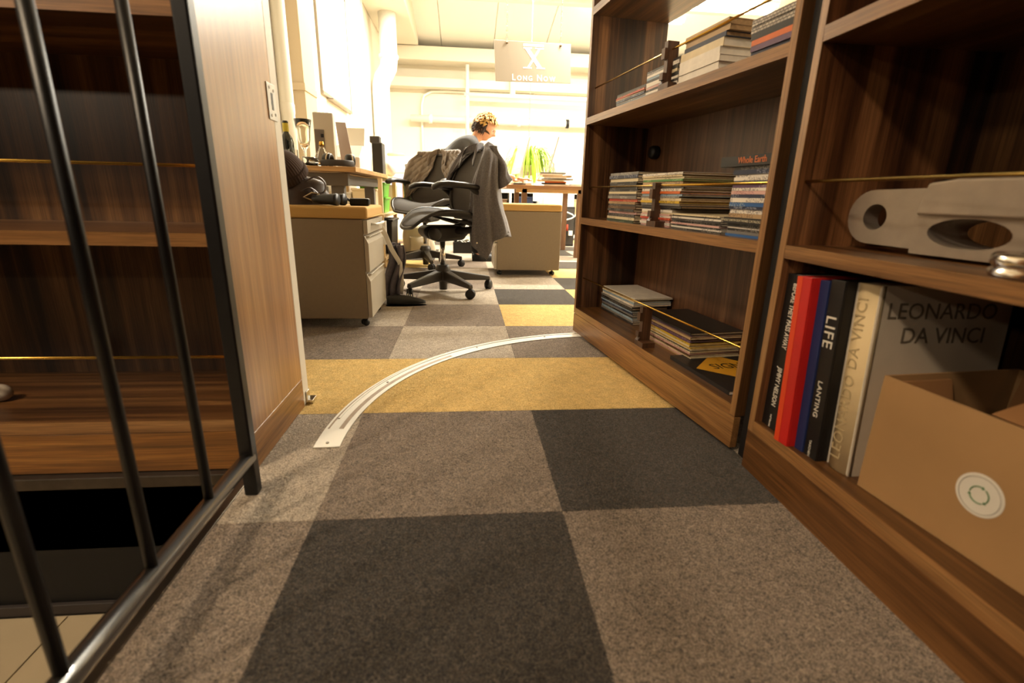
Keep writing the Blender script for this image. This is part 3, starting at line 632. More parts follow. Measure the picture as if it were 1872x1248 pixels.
B().hexa([(Db - .016, -.02, H_ - .004), (Db - .016, -Wb + .02, H_ - .004), (Db - .011, -Wb + .02, H_ - .004), (Db - .011, -.02, H_ - .004)], [(Db - .05, -.03, H_ - .1), (Db - .05, -Wb + .03, H_ - .1), (Db - .045, -Wb + .03, H_ - .1), (Db - .045, -.03, H_ - .1)]).obj('flap', cb_in, bx)
st = B().cyl((-.0006, -.184, .1), (.0, -.184, .1), .032, seg=40).obj('sticker', mat('white_sticker', (226, 220, 208), .5), bx)
gr_i = mat('green_print', (78, 124, 70), .6); gy_i = mat('grey_print', (176, 168, 156), .6)
rg = B()
for k in range(3):
    a0 = k * 2 * PI / 3; pts = [(-.001, -.184 + .0125 * math.cos(a0 + q * 1.7 / 10), .1 + .0125 * math.sin(a0 + q * 1.7 / 10)) for q in range(11)]
    rg.tube(pts, .0009, 6); a = a0 + 1.7
    rg.add([(-.0012, -.184 + .0098 * math.cos(a), .1 + .0098 * math.sin(a)), (-.0012, -.184 + .0155 * math.cos(a), .1 + .0155 * math.sin(a)), (-.0012, -.184 + .0125 * math.cos(a + .32), .1 + .0125 * math.sin(a + .32))], [(0, 1, 2)])
rg.obj('recycling_arrows', gr_i, st)
B().tube([(-.001, -.184 + .0275 * math.cos(q * PI / 24), .1 + .0275 * math.sin(q * PI / 24)) for q in range(48)], .0006, 5, closed=True).obj('printed_ring', gy_i, st)
# ---- machined aluminium part on the middle shelf
al_m = mat('cast_aluminium', (178, 166, 152), .48, .8, vary=.1, vscale=25, bump=.06, bscale=220)
ap = thing('machined_part', 'machined aluminium clevis arm with a holed tongue lying on the middle shelf', 'machine part', (1.03, -.05, .5382), math.radians(8))
def cutobj(b, m, cutters):
    o = b.obj('tmp', m); ms = []
    for c in cutters:
        q = c.obj('cut', m); ms.append(q); md = o.modifiers.new('b', 'BOOLEAN'); md.operation = 'DIFFERENCE'; md.object = q; md.solver = 'EXACT'
    me = baked(o)
    for q in ms: bpy.data.objects.remove(q)
    return me
# tongue: plate with round end (outline in y,z) and hole
ton = [(-.02, .012), (.10, .014)] + [(.10 + .05 * math.sin(a), .064 - .05 * math.cos(a)) for a in [PI * k / 14 for k in range(1, 14)]] + [(.10, .114), (-.02, .117)]
me = cutobj(B().prism(ton, 0, .014, .05), al_m, [B().cyl((-.05, .092, .064), (.1, .092, .064), .024, seg=28)])
for p in me.polygons: p.use_smooth = False
inst('tongue', me, ap)
body = [(-.35, .006), (0, .006), (.006, .05), (.004, .07), (-.012, .124), (-.06, .131), (-.2, .131), (-.35, .122)]
bd_ = B(); bd_.prism(body, 0, 0, .085)
me = cutobj(bd_, al_m, [B().ball((0, -.085, .045), (.25, .062, .024), 28, 14), B().ball((0, -.25, .045), (.25, .075, .026), 28, 14), B().cyl((-.02, -.095, .042), (.2, -.095, .042), .02, seg=20)])
inst('body', me, ap)
B().prism([(-.34, .072), (-.004, .072), (-.014, .124), (-.06, .1305), (-.2, .1305), (-.34, .122)], 0, -.012, -.0002).obj('front_cheek', al_m, ap, bevel=.004, bseg=3)
rgm = mat('polished_steel_ring', (214, 206, 196), .16, 1)
rn = B().lathe([(.04, 0), (.068, 0), (.07, .003), (.07, .008), (.067, .010), (.067, .014), (.07, .016), (.07, .026), (.066, .03), (.043, .03), (.04, .027), (.04, 0)], seg=40).obj('steel_ring', rgm)
rn.location = (1.058, -.305, .5382); tag(rn, 'polished grooved steel ring on the middle shelf in front of the machined part', 'ring')
ap.location.x = 1.085
# books glimpsed at the top
for i, (c, w) in enumerate([('black', .03), ('charcoal', .026), ('cream', .03), ('tan', .034), ('grey', .03)]):
    cv, sp = cover(c); y = -.01 - .034 * i
    upright('b', '%s hardback at the cut-off upper edge, %s from the end panel' % (c, ['closest', 'second', 'third', 'fourth', 'fifth'][i]), y, y - w, 1.01 + .01 * (i % 2), .22, .25 + .01 * (i % 3), cv, cv, page_wh, z=.9475, group='hardbacks on the high shelf')
# ================================================================== OFFICE FURNITURE
ped_m = mat('taupe_cabinet_paint', (142, 126, 104), .45, .15, vary=.04, vscale=60, bump=.06, bscale=500)
ped_f = mat('taupe_drawer_front', (186, 176, 158), .38, .25)
cush = mat('tan_cushion_fabric', (196, 156, 92), .9, bump=.25, bscale=700)
def caster(r=.028):
    b = B()
    for s in (-1, 1): b.lathe([(0, -.008), (r - .004, -.008), (r, -.004), (r, .004), (r - .004, .008), (0, .008)], T(0, .011 * s, r) @ R(PI/2, 'X'), 18)
    b.box((-.012, -.003, r), (.012, .003, r * 2)); b.cyl((0, 0, r * 1.7), (0, 0, r * 2 + .012), .007, seg=8)
    return b
cas_s = caster(.016).mesh('caster', dark_plastic)
def pedestal(label, loc, rz, L=.53, W=.43):
    """mobile drawer unit; drawers on local +x; origin at the middle of the foot"""
    t = thing('drawer_pedestal', label, 'cabinet', loc, rz, 'mobile drawer pedestals')
    x0, x1, y0, y1 = -L/2, L/2, -W/2, W/2
    B().box((x0, y0, .044), (x1 - .02, y1, .506)).obj('body', ped_m, t, bevel=.004)
    cu = B(); cu.box((x0 - .003, y0 - .003, .507), (x1 + .003, y1 + .003, .562)); cu.obj('cushion', cush, t, bevel=.014, bseg=4)
    B().tube([(x0, y0 - .003, .515), (x1, y0 - .003, .515), (x1 + .003, y0, .515), (x1 + .003, y1, .515), (x0, y1 + .003, .515)], .0028, 6).obj('piping', cush, t)
    for z0, z1, k in ((.442, .502, 0), (.268, .432, 1), (.05, .258, 2)):
        b = B()
        if k: b.prism([(x1 - .019, z0), (x1, z0), (x1, z1 - .034), (x1 - .015, z1), (x1 - .019, z1)], 1, y0 + .003, y1 - .003)
        else: b.box((x1 - .019, y0 + .003, z0), (x1, y1 - .003, z1))
        d = b.obj('drawer', ped_f, t, bevel=.002)
        if k: B().box((x1 - .012, y0 + .02, z1 - .006), (x1 + .004, y1 - .02, z1 - .001)).obj('finger_pull', ped_f, d, bevel=.001)
        else: B().tube([(x1, y0 + .1, z1 - .022), (x1 + .022, y0 + .11, z1 - .022), (x1 + .026, y0 + .2, z1 - .022), (x1 + .022, y1 - .11, z1 - .022), (x1, y1 - .1, z1 - .022)], .006, 8).obj('handle', white_gloss, d)
    for x in (x0 + .05, x1 - .045):
        for y in (y0 + .05, y1 - .05): inst('caster', cas_s, t, (x, y, 0), (0, 0, .6))
    return t
pedestal('taupe drawer pedestal with tan cushion carrying a dark bag', (-.14 - .265, 1.47 + .215, 0), 0)
pedestal('taupe drawer pedestal with tan cushion beside the desk of papers', (.535 + .265, 3.1 + .215, 0), PI)
birch = wood('birch_desk_edge', 0, (176, 132, 82), (200, 158, 104), (214, 176, 124), .45, bands=.4, fine=.4)
birch_v = wood('pine_upright', 2, (206, 170, 118), (222, 190, 140), (232, 204, 160), .5, bands=.4, fine=.3)
grey_fr = mat('grey_desk_frame', (112, 106, 98), .5)
# ---- sit-stand desk by the side wall
dk1 = thing('wooden_desk', 'birch desk on a grey steel frame behind the drawer pedestal', 'desk', (-.6, 2.0, 0))
B().box((-.19, 0, .728), (.317, 1.15, .753)).obj('desk_top', birch, dk1, bevel=.002)
B().box((-.18, .06, .655), (.26, .12, .722)).obj('cross_beam', grey_fr, dk1, bevel=.004)
B().box((.19, .12, .66), (.25, 1.1, .715)).obj('side_beam', grey_fr, dk1, bevel=.004)
for x in (-.18, .16):
    for y in (.08, 1.03): B().box((x, y, .02), (x + .07, y + .055, .66)).obj('leg', grey_fr, dk1, bevel=.004)
for y in (.07, 1.02): B().box((-.19, y, 0), (.28, y + .075, .022)).obj('foot', grey_fr, dk1, bevel=.003)
DZ = .7535
# headphones
hpn = thing('headphones', 'dark over-ear headphones with cream trim lying on the desk corner', 'headphones', (-.395, 2.08, DZ), .1)
def arc(rx, ry, a0, a1, n, z): return [(rx * math.cos(a0 + (a1 - a0) * k / n), ry * math.sin(a0 + (a1 - a0) * k / n), z) for k in range(n + 1)]
B().tube(arc(.085, .075, PI * 1.0, PI * 2.0, 22, .018), .014, 10, flat=(.35, 1.2)).obj('headband', mat('grey_leather', (66, 60, 56), .6), hpn)
for s in (-1, 1):
    Mx = T(.058 * s, .03, .036) @ R(s * .5, 'Z') @ R(PI/2, 'Y') @ R(.15 * s, 'X')
    cp = B().lathe([(0, -.018), (.026, -.018), (.033, -.012), (.035, 0), (.035, .008)], Mx, 24).obj('ear_cup', mat('black_cup', (36, 32, 32), .35), hpn)
    B().lathe([(.035, .008), (.037, .010), (.037, .014), (.035, .016)], Mx, 24).obj('trim_ring', mat('cream_trim', (206, 190, 160), .3), cp)
    B().lathe([(.035, .016), (.034, .026), (.026, .030), (.018, .026), (.017, .012), (0, .012)], Mx, 24).obj('ear_pad', dark_plastic, cp)
    B().tube([(.085 * s, 0, .018), (.088 * s, .02, .028), (.075 * s, .035, .038)], .006, 8).obj('yoke', dark_plastic, hpn)
# glassware
glass = mat('clear_glass', (250, 250, 245), .03, trans=1, ior=1.45)
v = B().lathe([(.0, 0), (.036, 0), (.036, .004), (.010, .010), (.006, .05), (.009, .085), (.024, .11), (.032, .14), (.036, .19), (.046, .245), (.043, .245), (.033, .19), (.029, .14), (.02, .115), (0, .1)], seg=28).obj('glass_goblet', glass)
v.location = (-.585, 2.16, DZ); tag(v, 'tall clear glass goblet with flared rim on the desk', 'glass')
dc = thing('crystal_decanter', 'cut crystal decanter with a gold stopper beside the goblet', 'decanter', (-.495, 2.165, DZ))
B().lathe([(0, 0), (.04, 0), (.046, .012), (.046, .04), (.036, .07), (.02, .09), (.014, .105), (.016, .115), (.012, .113), (.010, .1), (.03, .068), (.04, .03), (.036, .008), (0, .008)], seg=10, smooth=False).obj('body', glass, dc)
B().lathe([(0, .112), (.013, .112), (.014, .12), (.011, .135), (0, .137)], seg=12).obj('stopper', mat('gold_metal', (214, 168, 70), .25, 1), dc)
tb = B().lathe([(0, 0), (.02, 0), (.026, .08), (.024, .08), (.018, .006), (0, .006)], R(PI/2, 'Y'), 18).obj('glass_tumbler', glass); tb.location = (-.57, 2.035, DZ + .0265); tb.rotation_euler = (0, .07, .3)
tag(tb, 'clear glass tumbler lying on its side beside the headphones', 'glass')
c2 = B().lathe([(0, 0), (.03, 0), (.034, .03), (.034, .08), (.031, .08), (.03, .03), (0, .012)], seg=8, smooth=False).obj('crystal_tumbler', glass); c2.location = (-.625, 2.05, DZ); tag(c2, 'faceted crystal tumbler in front of the goblet', 'glass')
bt = thing('wine_bottle', 'dark bottle with a yellow foil label half hidden by the jamb', 'bottle', (-.665, 2.12, DZ))
B().lathe([(0, 0), (.034, 0), (.036, .01), (.036, .12), (.03, .145), (.014, .17), (.013, .215), (.015, .218), (.015, .23), (0, .231)], seg=20).obj('bottle', mat('dark_glass', (24, 30, 20), .08, coat=.5), bt)
B().lathe([(.0145, .175), (.0155, .18), (.0155, .215), (.0145, .22)], seg=16).obj('foil', mat('yellow_foil', (206, 186, 60), .4), bt)
# grey tower unit, leaning folder
tw = thing('grey_tower_unit', 'pale grey plastic tower with a dark front panel on the desk', 'electronics', (-.54, 2.42, DZ), .12)
B().box((-.06, 0, 0), (.055, .1, .32)).obj('case', mat('pale_grey_plastic', (196, 188, 174), .5), tw, bevel=.006)
B().box((-.056, -.004, .012), (.0, 0, .225)).obj('front_panel', mat('grey_panel', (112, 104, 98), .5), tw, bevel=.002)
B().box((-.02, -.006, .18), (-.004, -.003, .2)).obj('button', dark_plastic, tw)
for k in range(4): B().box((-.05 + k * .022, .01, .32), (-.036 + k * .022, .03, .3215)).obj('vent_slot', dark_plastic, tw)
fo = B().hexa([(-.475, 2.55, DZ), (-.40, 2.56, DZ), (-.40, 2.555, DZ), (-.475, 2.545, DZ)], [(-.51, 2.59, DZ + .29), (-.45, 2.60, DZ + .29), (-.45, 2.595, DZ + .29), (-.51, 2.585, DZ + .29)]).obj('leaning_folder', mat('mauve_grey_card', (178, 164, 158), .6)); tag(fo, 'mauve grey folder leaning behind the tower unit', 'folder')
pw = mat('white_device_plastic', (236, 230, 218), .4)
pr = thing('white_printer', 'small white printer with sloping front at the desk edge', 'printer', (-.43, 2.62, DZ))
B().prism([(0, 0), (.3, 0), (.3, .17), (.16, .17), (.03, .09), (0, .09)], 0, -.13, .05).obj('housing', pw, pr, bevel=.008)
B().box((-.09, -.004, .03), (.01, .0, .05)).obj('paper_slot', mat('slot_grey', (170, 160, 146), .6), pr)
B().hexa([(-.1, .28, .17), (.03, .28, .17), (.03, .285, .17), (-.1, .285, .17)], [(-.1, .34, .3), (.03, .34, .3), (.03, .345, .3), (-.1, .345, .3)]).obj('paper_tray', pw, pr)
papers = mat('white_paper', (238, 232, 218), .8, vary=.06, vscale=30)
rp = random.Random(5)
for k in range(7):
    b = B(); b.box((-.1, -.13, 0), (.1, .13, .006)); o = b.obj('paper_sheaf', papers if k % 3 else mat('cream_paper', (226, 206, 160), .8))
    o.location = (-.66, 2.78, DZ + .0062 * k); o.rotation_euler = (0, 0, rp.uniform(-.3, .3)); tag(o, 'white paper sheaf, %s in the pile behind the printer' % ORD[k], 'papers', 'paper pile behind the printer')
for k, (x, h, c, tl) in enumerate([(-.53, .27, (236, 230, 218), .1), (-.49, .25, (224, 216, 204), .16), (-.45, .28, (226, 180, 66), .2), (-.41, .22, (240, 236, 226), .22)]):
    o = B().box((-.006, 0, 0), (.006, .17, h)).obj('standing_envelope', mat('envelope_%d' % k, c, .7)); o.location = (x, 3.05, DZ + .05); o.rotation_euler = (0, -tl, 0)
    o.location.z = DZ + .002; o.location.y = 2.975; tag(o, ['white upright envelope leaning by the printer', 'pale grey upright folder among the envelopes', 'yellow padded envelope among the desk papers', 'tall white envelope at the end of the desk papers'][k], 'envelope')
# ---- pine shelf unit further along the wall with bins
su = thing('pine_shelf_unit', 'open pine shelf unit with green bins along the side wall', 'shelf unit', (-.66, 3.5, 0))
for y in (.0, .85, 1.7):
    for x in (-.22, .24): B().box((x, y, 0), (x + .035, y + .035, .76)).obj('upright', birch_v, su, bevel=.002)
for z in (.06, .42, .74): B().box((-.24, -.02, z), (.285, 1.76, z + .025)).obj('shelf', birch_v, su, bevel=.002)
gb = mat('green_translucent_bin', (116, 196, 60), .35, spec=.5)
def bin_(name, label, loc, sz, m, cat='bin', grp=None):
    x, y, z = sz; t = thing(name, label, cat, loc, 0, grp)
    b = B(); b.hexa([(-x*.45, -y*.45, 0), (x*.45, -y*.45, 0), (x*.45, y*.45, 0), (-x*.45, y*.45, 0)], [(-x/2, -y/2, z), (x/2, -y/2, z), (x/2, y/2, z), (-x/2, y/2, z)]); b.obj('body', m, t, bevel=.008)
    B().box((-x*.53, -y*.53, z - .012), (x*.53, y*.53, z + .006)).obj('lid', m, t, bevel=.004); return t
bin_('plastic_bin', 'bright green plastic bin standing on the pine shelf', (-.52, 3.95, .446), (.22, .32, .13), gb, grp='green bins')
bin_('plastic_bin', 'bright green plastic bin stacked on the other green bin', (-.52, 3.95, .446 + .137), (.22, .32, .12), gb, grp='green bins')
bin_('storage_box', 'cream card box on the pine shelf before the green bins', (-.54, 3.63, .446), (.2, .2, .2), mat('cream_card', (232, 214, 176), .7), 'box')
bin_('storage_box', 'white card box at the near end of the pine shelf', (-.735, 3.65, .446), (.17, .2, .17), papers, 'box')
bin_('black_crate', 'black crate under the pine shelf', (-.5, 3.95, .086), (.3, .42, .3), dark_plastic, 'crate')
bin_('storage_box', 'brown card box under the pine shelf beside the crate', (-.56, 3.62, .086), (.24, .2, .28), cb_m, 'box')
for k in range(6):
    o = B().box((-.1, -.022, 0), (.1, .022, .25)).obj('ring_binder', mat(['white_binder', 'grey_binder'][k % 2], [(232, 226, 214), (190, 182, 170)][k % 2], .5), bevel=.003); o.location = (-.52, 4.45 + .05 * k, .446)
    tag(o, '%s ring binder, %s after the green bins on the pine shelf' % (['white', 'grey'][k % 2], ['first', 'second', 'third', 'fourth', 'fifth', 'sixth'][k]), 'binder', 'ring binders on the pine shelf')
sk = thing('loudspeaker', 'tall black loudspeaker on top of the pine shelf', 'speaker', (-.475, 3.98, .766))
B().box((-.045, -.08, 0), (.045, .08, .28)).obj('cabinet', mat('dark_speaker_vinyl', (52, 48, 44), .6), sk, bevel=.004)
B().box((-.04, -.084, .01), (.04, -.08, .27)).obj('grille', mat('speaker_cloth', (34, 32, 30), .95, bump=.3, bscale=900), sk)
o = B().box((-.05, -.05, 0), (.035, .05, .055)).obj('small_speaker', mat('dark_speaker_vinyl', (52, 48, 44), .6), bevel=.004); o.location = (-.49, 3.98, 1.0465); tag(o, 'small black speaker box on top of the tall loudspeaker', 'speaker')
gl = B().ball((0, 0, .085), (.06, .12, .085), 20, 12).obj('white_globe', pw); gl.location = (-.42, 4.25, .766); tag(gl, 'white round lampshade lying on the pine shelf', 'lampshade')
wc = thing('white_drawer_chest', 'white drawer chest with a lavender poster at the end of the shelf', 'chest', (-.62, 6.1, 0))
B().box((-.3, 0, 0), (.25, .45, 1.08)).obj('body', pw, wc, bevel=.006); B().box((-.28, -.015, .88), (.23, 0, 1.05)).obj('drawer', pw, wc, bevel=.003)
B().ball((-.02, -.025, .97), .014, 10, 6).obj('knob', dark_plastic, wc)
B().box((-.2, -.018, .45), (.22, -.0, .86)).obj('poster', mat('lavender_poster', (176, 170, 200), .6, vary=.12, vscale=14), wc)
o = B().lathe([(0, 0), (.1, 0), (.12, .03), (.11, .05), (0, .05)], seg=18).obj('straw_hat', mat('straw', (226, 200, 130), .8)); o.location = (-.62, 6.3, 1.0805); tag(o, 'straw coloured bowl on the white drawer chest', 'bowl')
ln = thing('lantern', 'black metal lantern standing behind the quilted jacket chair', 'lantern', (-.33, 5.5, 0))
B().box((-.03, -.03, 0), (.03, .03, .78)).obj('stand', birch_v, ln); B().box((-.05, -.05, .78), (.05, .05, .80)).obj('base', dark_plastic, ln); B().cyl((0, 0, .8), (0, 0, .93), .035, seg=12).obj('glass_chimney', glass, ln); B().lathe([(.055, .93), (.02, .98), (.012, 1.0), (0, 1.0)], seg=12).obj('cap', dark_plastic, ln)
sc = thing('leaning_screen', 'dark-edged screen leaning beside the quilted jacket chair', 'screen', (-.2, 4.92, 0), .3)
B().hexa([(-.005, -.2, .35), (.02, -.2, .35), (.02, .2, .35), (-.005, .2, .35)], [(-.11, -.2, .93), (-.085, -.2, .93), (-.085, .2, .93), (-.11, .2, .93)]).obj('panel', pw, sc, bevel=.003)
B().hexa([(-.012, -.2, .35), (-.006, -.2, .35), (-.006, .2, .35), (-.012, .2, .35)], [(-.118, -.2, .93), (-.112, -.2, .93), (-.112, .2, .93), (-.118, .2, .93)]).obj('back', mat('dark_screen_back', (64, 58, 52), .5), sc)
B().box((-.05, -.15, 0), (.05, .15, .35)).obj('plinth', dark_plastic, sc)
# ---- dark bag, cap and gadgets on the near pedestal
CZ = .5625
lea = mat('dark_brown_leather', (66, 52, 45), .42, vary=.3, vscale=18, bump=.2, bscale=90)
bag = thing('leather_bag', 'dark leather bag with loose straps on the tan cushion', 'bag', (-.49, 1.66, CZ))
def bagf(u, v):
    a = 2 * PI * u; z = v; w = .13 * (1 - .35 * z ** 2) * (1 + .12 * math.sin(3 * a + 4 * z)); d = .1 * (1 - .3 * z)
    ph = math.sin(PI * min(1, max(.0, .12 + .88 * z) ) * .5 + .0)
    r = math.cos(PI / 2 * max(0, (z - .75) / .25)) if z > .75 else 1
    fold = 1 + .05 * math.sin(9 * z + 2 * a) + .03 * math.sin(17 * a)
    return (w * r * math.cos(a) * fold + .02 * z, d * r * math.sin(a) * fold, .135 * z)
B().grid(bagf, 40, 16).obj('body', lea, bag)
for pts, r in (([(.06, -.09, .1), (.12, -.1, .125), (.155, -.1, .1), (.15, -.1, .06), (.11, -.1, .055), (.09, -.1, .08)], .012), ([(.05, -.1, .06), (.09, -.11, .075), (.125, -.11, .05), (.135, -.115, .02), (.14, -.12, .007), (.15, -.13, .007)], .012), ([(.09, -.08, .03), (.11, -.09, .05), (.13, -.09, .03), (.145, -.09, .008)], .009)):
    sp_ = []
    for i in range(len(pts) - 1):
        for k in range(5):
            t_ = k / 5; p0 = Vector(pts[max(i-1, 0)]); p1 = Vector(pts[i]); p2 = Vector(pts[i+1]); p3 = Vector(pts[min(i+2, len(pts)-1)])
            sp_.append(.5 * ((2*p1) + (p2-p0)*t_ + (2*p0-5*p1+4*p2-p3)*t_**2 + (3*p1-p0-3*p2+p3)*t_**3))
    vs = []; fs = []
    for i, p in enumerate(sp_):
        tg = (sp_[min(i + 1, len(sp_) - 1)] - sp_[max(i - 1, 0)]).normalized(); nn = tg.cross(Vector((0, 1, 0))).normalized() * .0018; yy = Vector((0, r * .9, 0))
        vs += [p - yy - nn, p + yy - nn, p + yy + nn, p - yy + nn]
    for i in range(len(sp_) - 1):
        for q in range(4): fs.append((i*4+q, i*4+(q+1) % 4, i*4+4+(q+1) % 4, i*4+4+q))
    fs += [(3, 2, 1, 0), tuple(len(vs) - 4 + q for q in range(4))]
    B().add(vs, fs).obj('strap', lea, bag)
B().tube([(.06, -.115, .035), (.1, -.12, .055), (.13, -.12, .05), (.1, -.118, .02)], .004, 6, closed=True).obj('buckle', mat('pale_metal', (186, 170, 140), .35, 1), bag)
kc = thing('knit_cap', 'dark brown ribbed knit cap resting on the leather bag', 'cap', (-.525, 1.63, CZ + .125), 0)
def capf(u, v):
    a = 2 * PI * u; t_ = v * PI / 2; r = .095 * math.cos(t_ * .98) ** .6 * (1 + .025 * math.cos(44 * a)); return (r * math.cos(a), r * .9 * math.sin(a), .11 * math.sin(t_))
o = B().grid(capf, 132, 14, thick=.004).obj('crown', mat('brown_knit', (70, 54, 46), .9, bump=.3, bscale=300), kc); 
def brimf(u, v):
    a = 2 * PI * u; r = .1 * (1 + .03 * math.cos(44 * a)); return (r * math.cos(a), r * .9 * math.sin(a), -.012 + .034 * v + .0)
B().grid(brimf, 132, 3, thick=.006).obj('rolled_brim', mat('brown_knit', (70, 54, 46), .9), kc)
kc.rotation_euler = (.5, -.45, .3)
gd = thing('binoculars', 'black binoculars lying on the tan cushion', 'binoculars', (-.318, 1.545, CZ), -.3)
for s in (-1, 1):
    B().lathe([(0, -.06), (.017, -.06), (.018, -.03), (.022, 0), (.026, .05), (.026, .06), (0, .058)], T(.0, .03 * s, .027) @ R(PI/2, 'Y'), 18).obj('barrel', dark_plastic, gd)
B().box((-.02, -.02, .02), (.02, .02, .038)).obj('hinge', dark_plastic, gd, bevel=.004)
ch_ = thing('power_adapter', 'black power adapter with a thick cable on the tan cushion', 'adapter', (-.195, 1.62, CZ), .1)
B().box((-.045, -.04, 0), (.045, .04, .034)).obj('brick', mat('glossy_black_plastic', (22, 22, 20), .3), ch_, bevel=.009, bseg=3)
B().tube([(-.044, 0, .02), (-.06, .01, .03), (-.075, .03, .018), (-.08, .06, .006)], .006, 8).obj('cable', dark_plastic, ch_)
# cloth, tape and shoes by the pedestal
tw2 = thing('hanging_trousers', 'grey striped trousers hanging beside the near drawer pedestal', 'clothing', (-.115, 2.03, 0))
def trf(u, v):
    z = .34 - .31 * v; x = -.03 + .10 * u - .02 * v + .015 * math.sin(6 * v); y = .012 * math.sin(u * 15 + v * 3) - .02 * u; return (x, y, z)
B().grid(trf, 24, 20, thick=.006).obj('leg', mat('blue_grey_denim', (104, 98, 104), .9, vary=.3, vscale=40), tw2)
B().grid(lambda u, v: (trf(u, v)[0] * .8 - .01, trf(u, v)[1] + .035, trf(u, v)[2] + .01), 20, 16, thick=.006).obj('leg', mat('blue_grey_denim', (104, 98, 104), .9), tw2)
B().tube([(-.05, -.02, .44), (-.03, -.025, .4), (.0, -.03, .32), (.045, -.03, .24), (.05, -.02, .12), (.04, -.02, .06)], .014, 8, flat=(.15, 1)).obj('white_sash', papers, tw2)
B().box((-.05, .0, .34), (-.03, .04, .47)).obj('hook_strip', papers, tw2)
for k, (x, y, rz) in enumerate([(-.3, 1.97, .05), (-.05, 1.98, .1)]):
    sh_ = thing('black_shoe', ['black shoe tucked behind the near drawer pedestal', 'black shoe standing out from under the hanging trousers'][k], 'shoe', (x, y, 0), rz, 'black shoes')
    B().grid(lambda u, v: (-.1 + .22 * v, .035 * math.cos(PI * u) * math.sin(PI * (.12 + .83 * v)) ** .5, .012 + .055 * math.sin(PI * u) * (1.15 - .65 * v) * math.sin(PI * (.1 + .86 * v)) ** .4), 14, 18, thick=.003).obj('upper', dark_plastic, sh_)
    B().grid(lambda u, v: (-.105 + .23 * v, (u - .5) * .075 * math.sin(PI * (.1 + .85 * v)) ** .5, .0), 6, 14, thick=-.014).obj('sole', mat('pale_rubber', (196, 186, 170), .7), sh_)
    for q in range(3): B().tube([(.02 + .02 * q, -.02, .062 - .006 * q), (.02 + .02 * q, .02, .062 - .006 * q)], .0025, 6).obj('lace', papers, sh_)
# floor things in the aisle
bp_ = thing('canvas_backpack', 'cream canvas backpack standing behind the swivel chairs', 'backpack', (-.17, 4.3, 0), .2)
B().grid(lambda u, v: (.17 * math.cos(2*PI*u) * (1 - .2 * v) * math.cos(PI/2 * max(0, (v-.8)/.2)) * (1 + .06 * math.sin(8*v + 6*u)), .11 * math.sin(2*PI*u) * math.cos(PI/2 * max(0, (v-.8)/.2)), .36 * v), 32, 18).obj('body', mat('cream_canvas', (214, 200, 174), .9, bump=.2, bscale=120), bp_)
B().grid(lambda u, v: (-.1 + .2 * u, -.11 - .03 * math.sin(PI * u) * math.sin(PI * v), .05 + .16 * v), 12, 10, thick=.01).obj('pocket', mat('cream_canvas', (214, 200, 174), .9), bp_)
B().tube([(-.05, 0, .36), (-.04, 0, .4), (.04, 0, .4), (.05, 0, .36)], .01, 8).obj('handle', lea, bp_)
cbx = thing('cable_crate', 'low black crate full of white cables under the desk', 'crate', (.34, 4.75, 0))
for a, b_ in (((-.17, -.12, 0), (.17, -.11, .12)), ((-.17, .11, 0), (.17, .12, .12)), ((-.17, -.11, 0), (-.16, .11, .12)), ((.16, -.11, 0), (.17, .11, .12)), ((-.16, -.11, 0), (.16, .11, .01))): B().box(a, b_).obj('side', dark_plastic, cbx)
rc = random.Random(2)
for k in range(5):
    cx, cy = rc.uniform(-.09, .09), rc.uniform(-.05, .05); r = rc.uniform(.04, .06)
    B().tube([(cx + r * math.cos(q * .5), cy + r * .7 * math.sin(q * .5), .09 + .006 * q + .01 * math.sin(q * 1.7 + k)) for q in range(14)], .006, 6).obj('cable_loop', papers, cbx)
og = B().lathe([(0, 0), (.05, 0), (.045, .02), (.02, .11), (.015, .13), (0, .13)], seg=16).obj('orange_cone', mat('orange_plastic', (226, 92, 30), .5)); og.location = (.49, 4.4, 0); tag(og, 'small orange cone on the floor by the person', 'cone')
# ================================================================== RIGHT DESK
oak = wood('oak_desk_edge', 0, (128, 88, 52), (158, 114, 72), (186, 142, 96), .45, bands=.5, fine=.5)
rd = thing('wooden_desk', 'oak desk piled with papers behind the cushioned pedestal', 'desk', (.72, 4.3, 0))
B().box((0, 0, .694), (.86, .9, .728)).obj('desk_top', oak, rd, bevel=.003)
for x, y in ((.16, .03), (.74, .03), (.16, .8), (.74, .8)): B().box((x, y, 0), (x + .055, y + .05, .694)).obj('leg', wood('walnut_leg', 2, (96, 66, 42), (124, 88, 58), (146, 108, 74), .5), rd, bevel=.003)
B().box((.1, .03, .655), (.8, .06, .694)).obj('apron', birch, rd)
RZ = .7285
for k in range(9):
    w_, d_ = rp.uniform(.2, .3), rp.uniform(.16, .22); h = rp.uniform(.006, .014)
    c = ['white', 'black', 'orange', 'cream', 'grey', 'white', 'tan', 'white', 'grey'][k]
    o = B().box((-w_ / 2, -d_ / 2, 0), (w_ / 2, d_ / 2, h)).obj('document', cover(c)[0]); o.location = (1.22 + rp.uniform(-.04, .04), 4.45, RZ + sum([.0])); o.rotation_euler = (0, 0, rp.uniform(-.25, .25))
    o.location.z = RZ + .0145 * k; tag(o, '%s document, %s in the messy pile on the oak desk' % (c, ORD[k]), 'document', 'document pile on the oak desk')
    if h < .0145:
        for vv in o.data.vertices:
            if vv.co.z > 0: vv.co.z = .0143
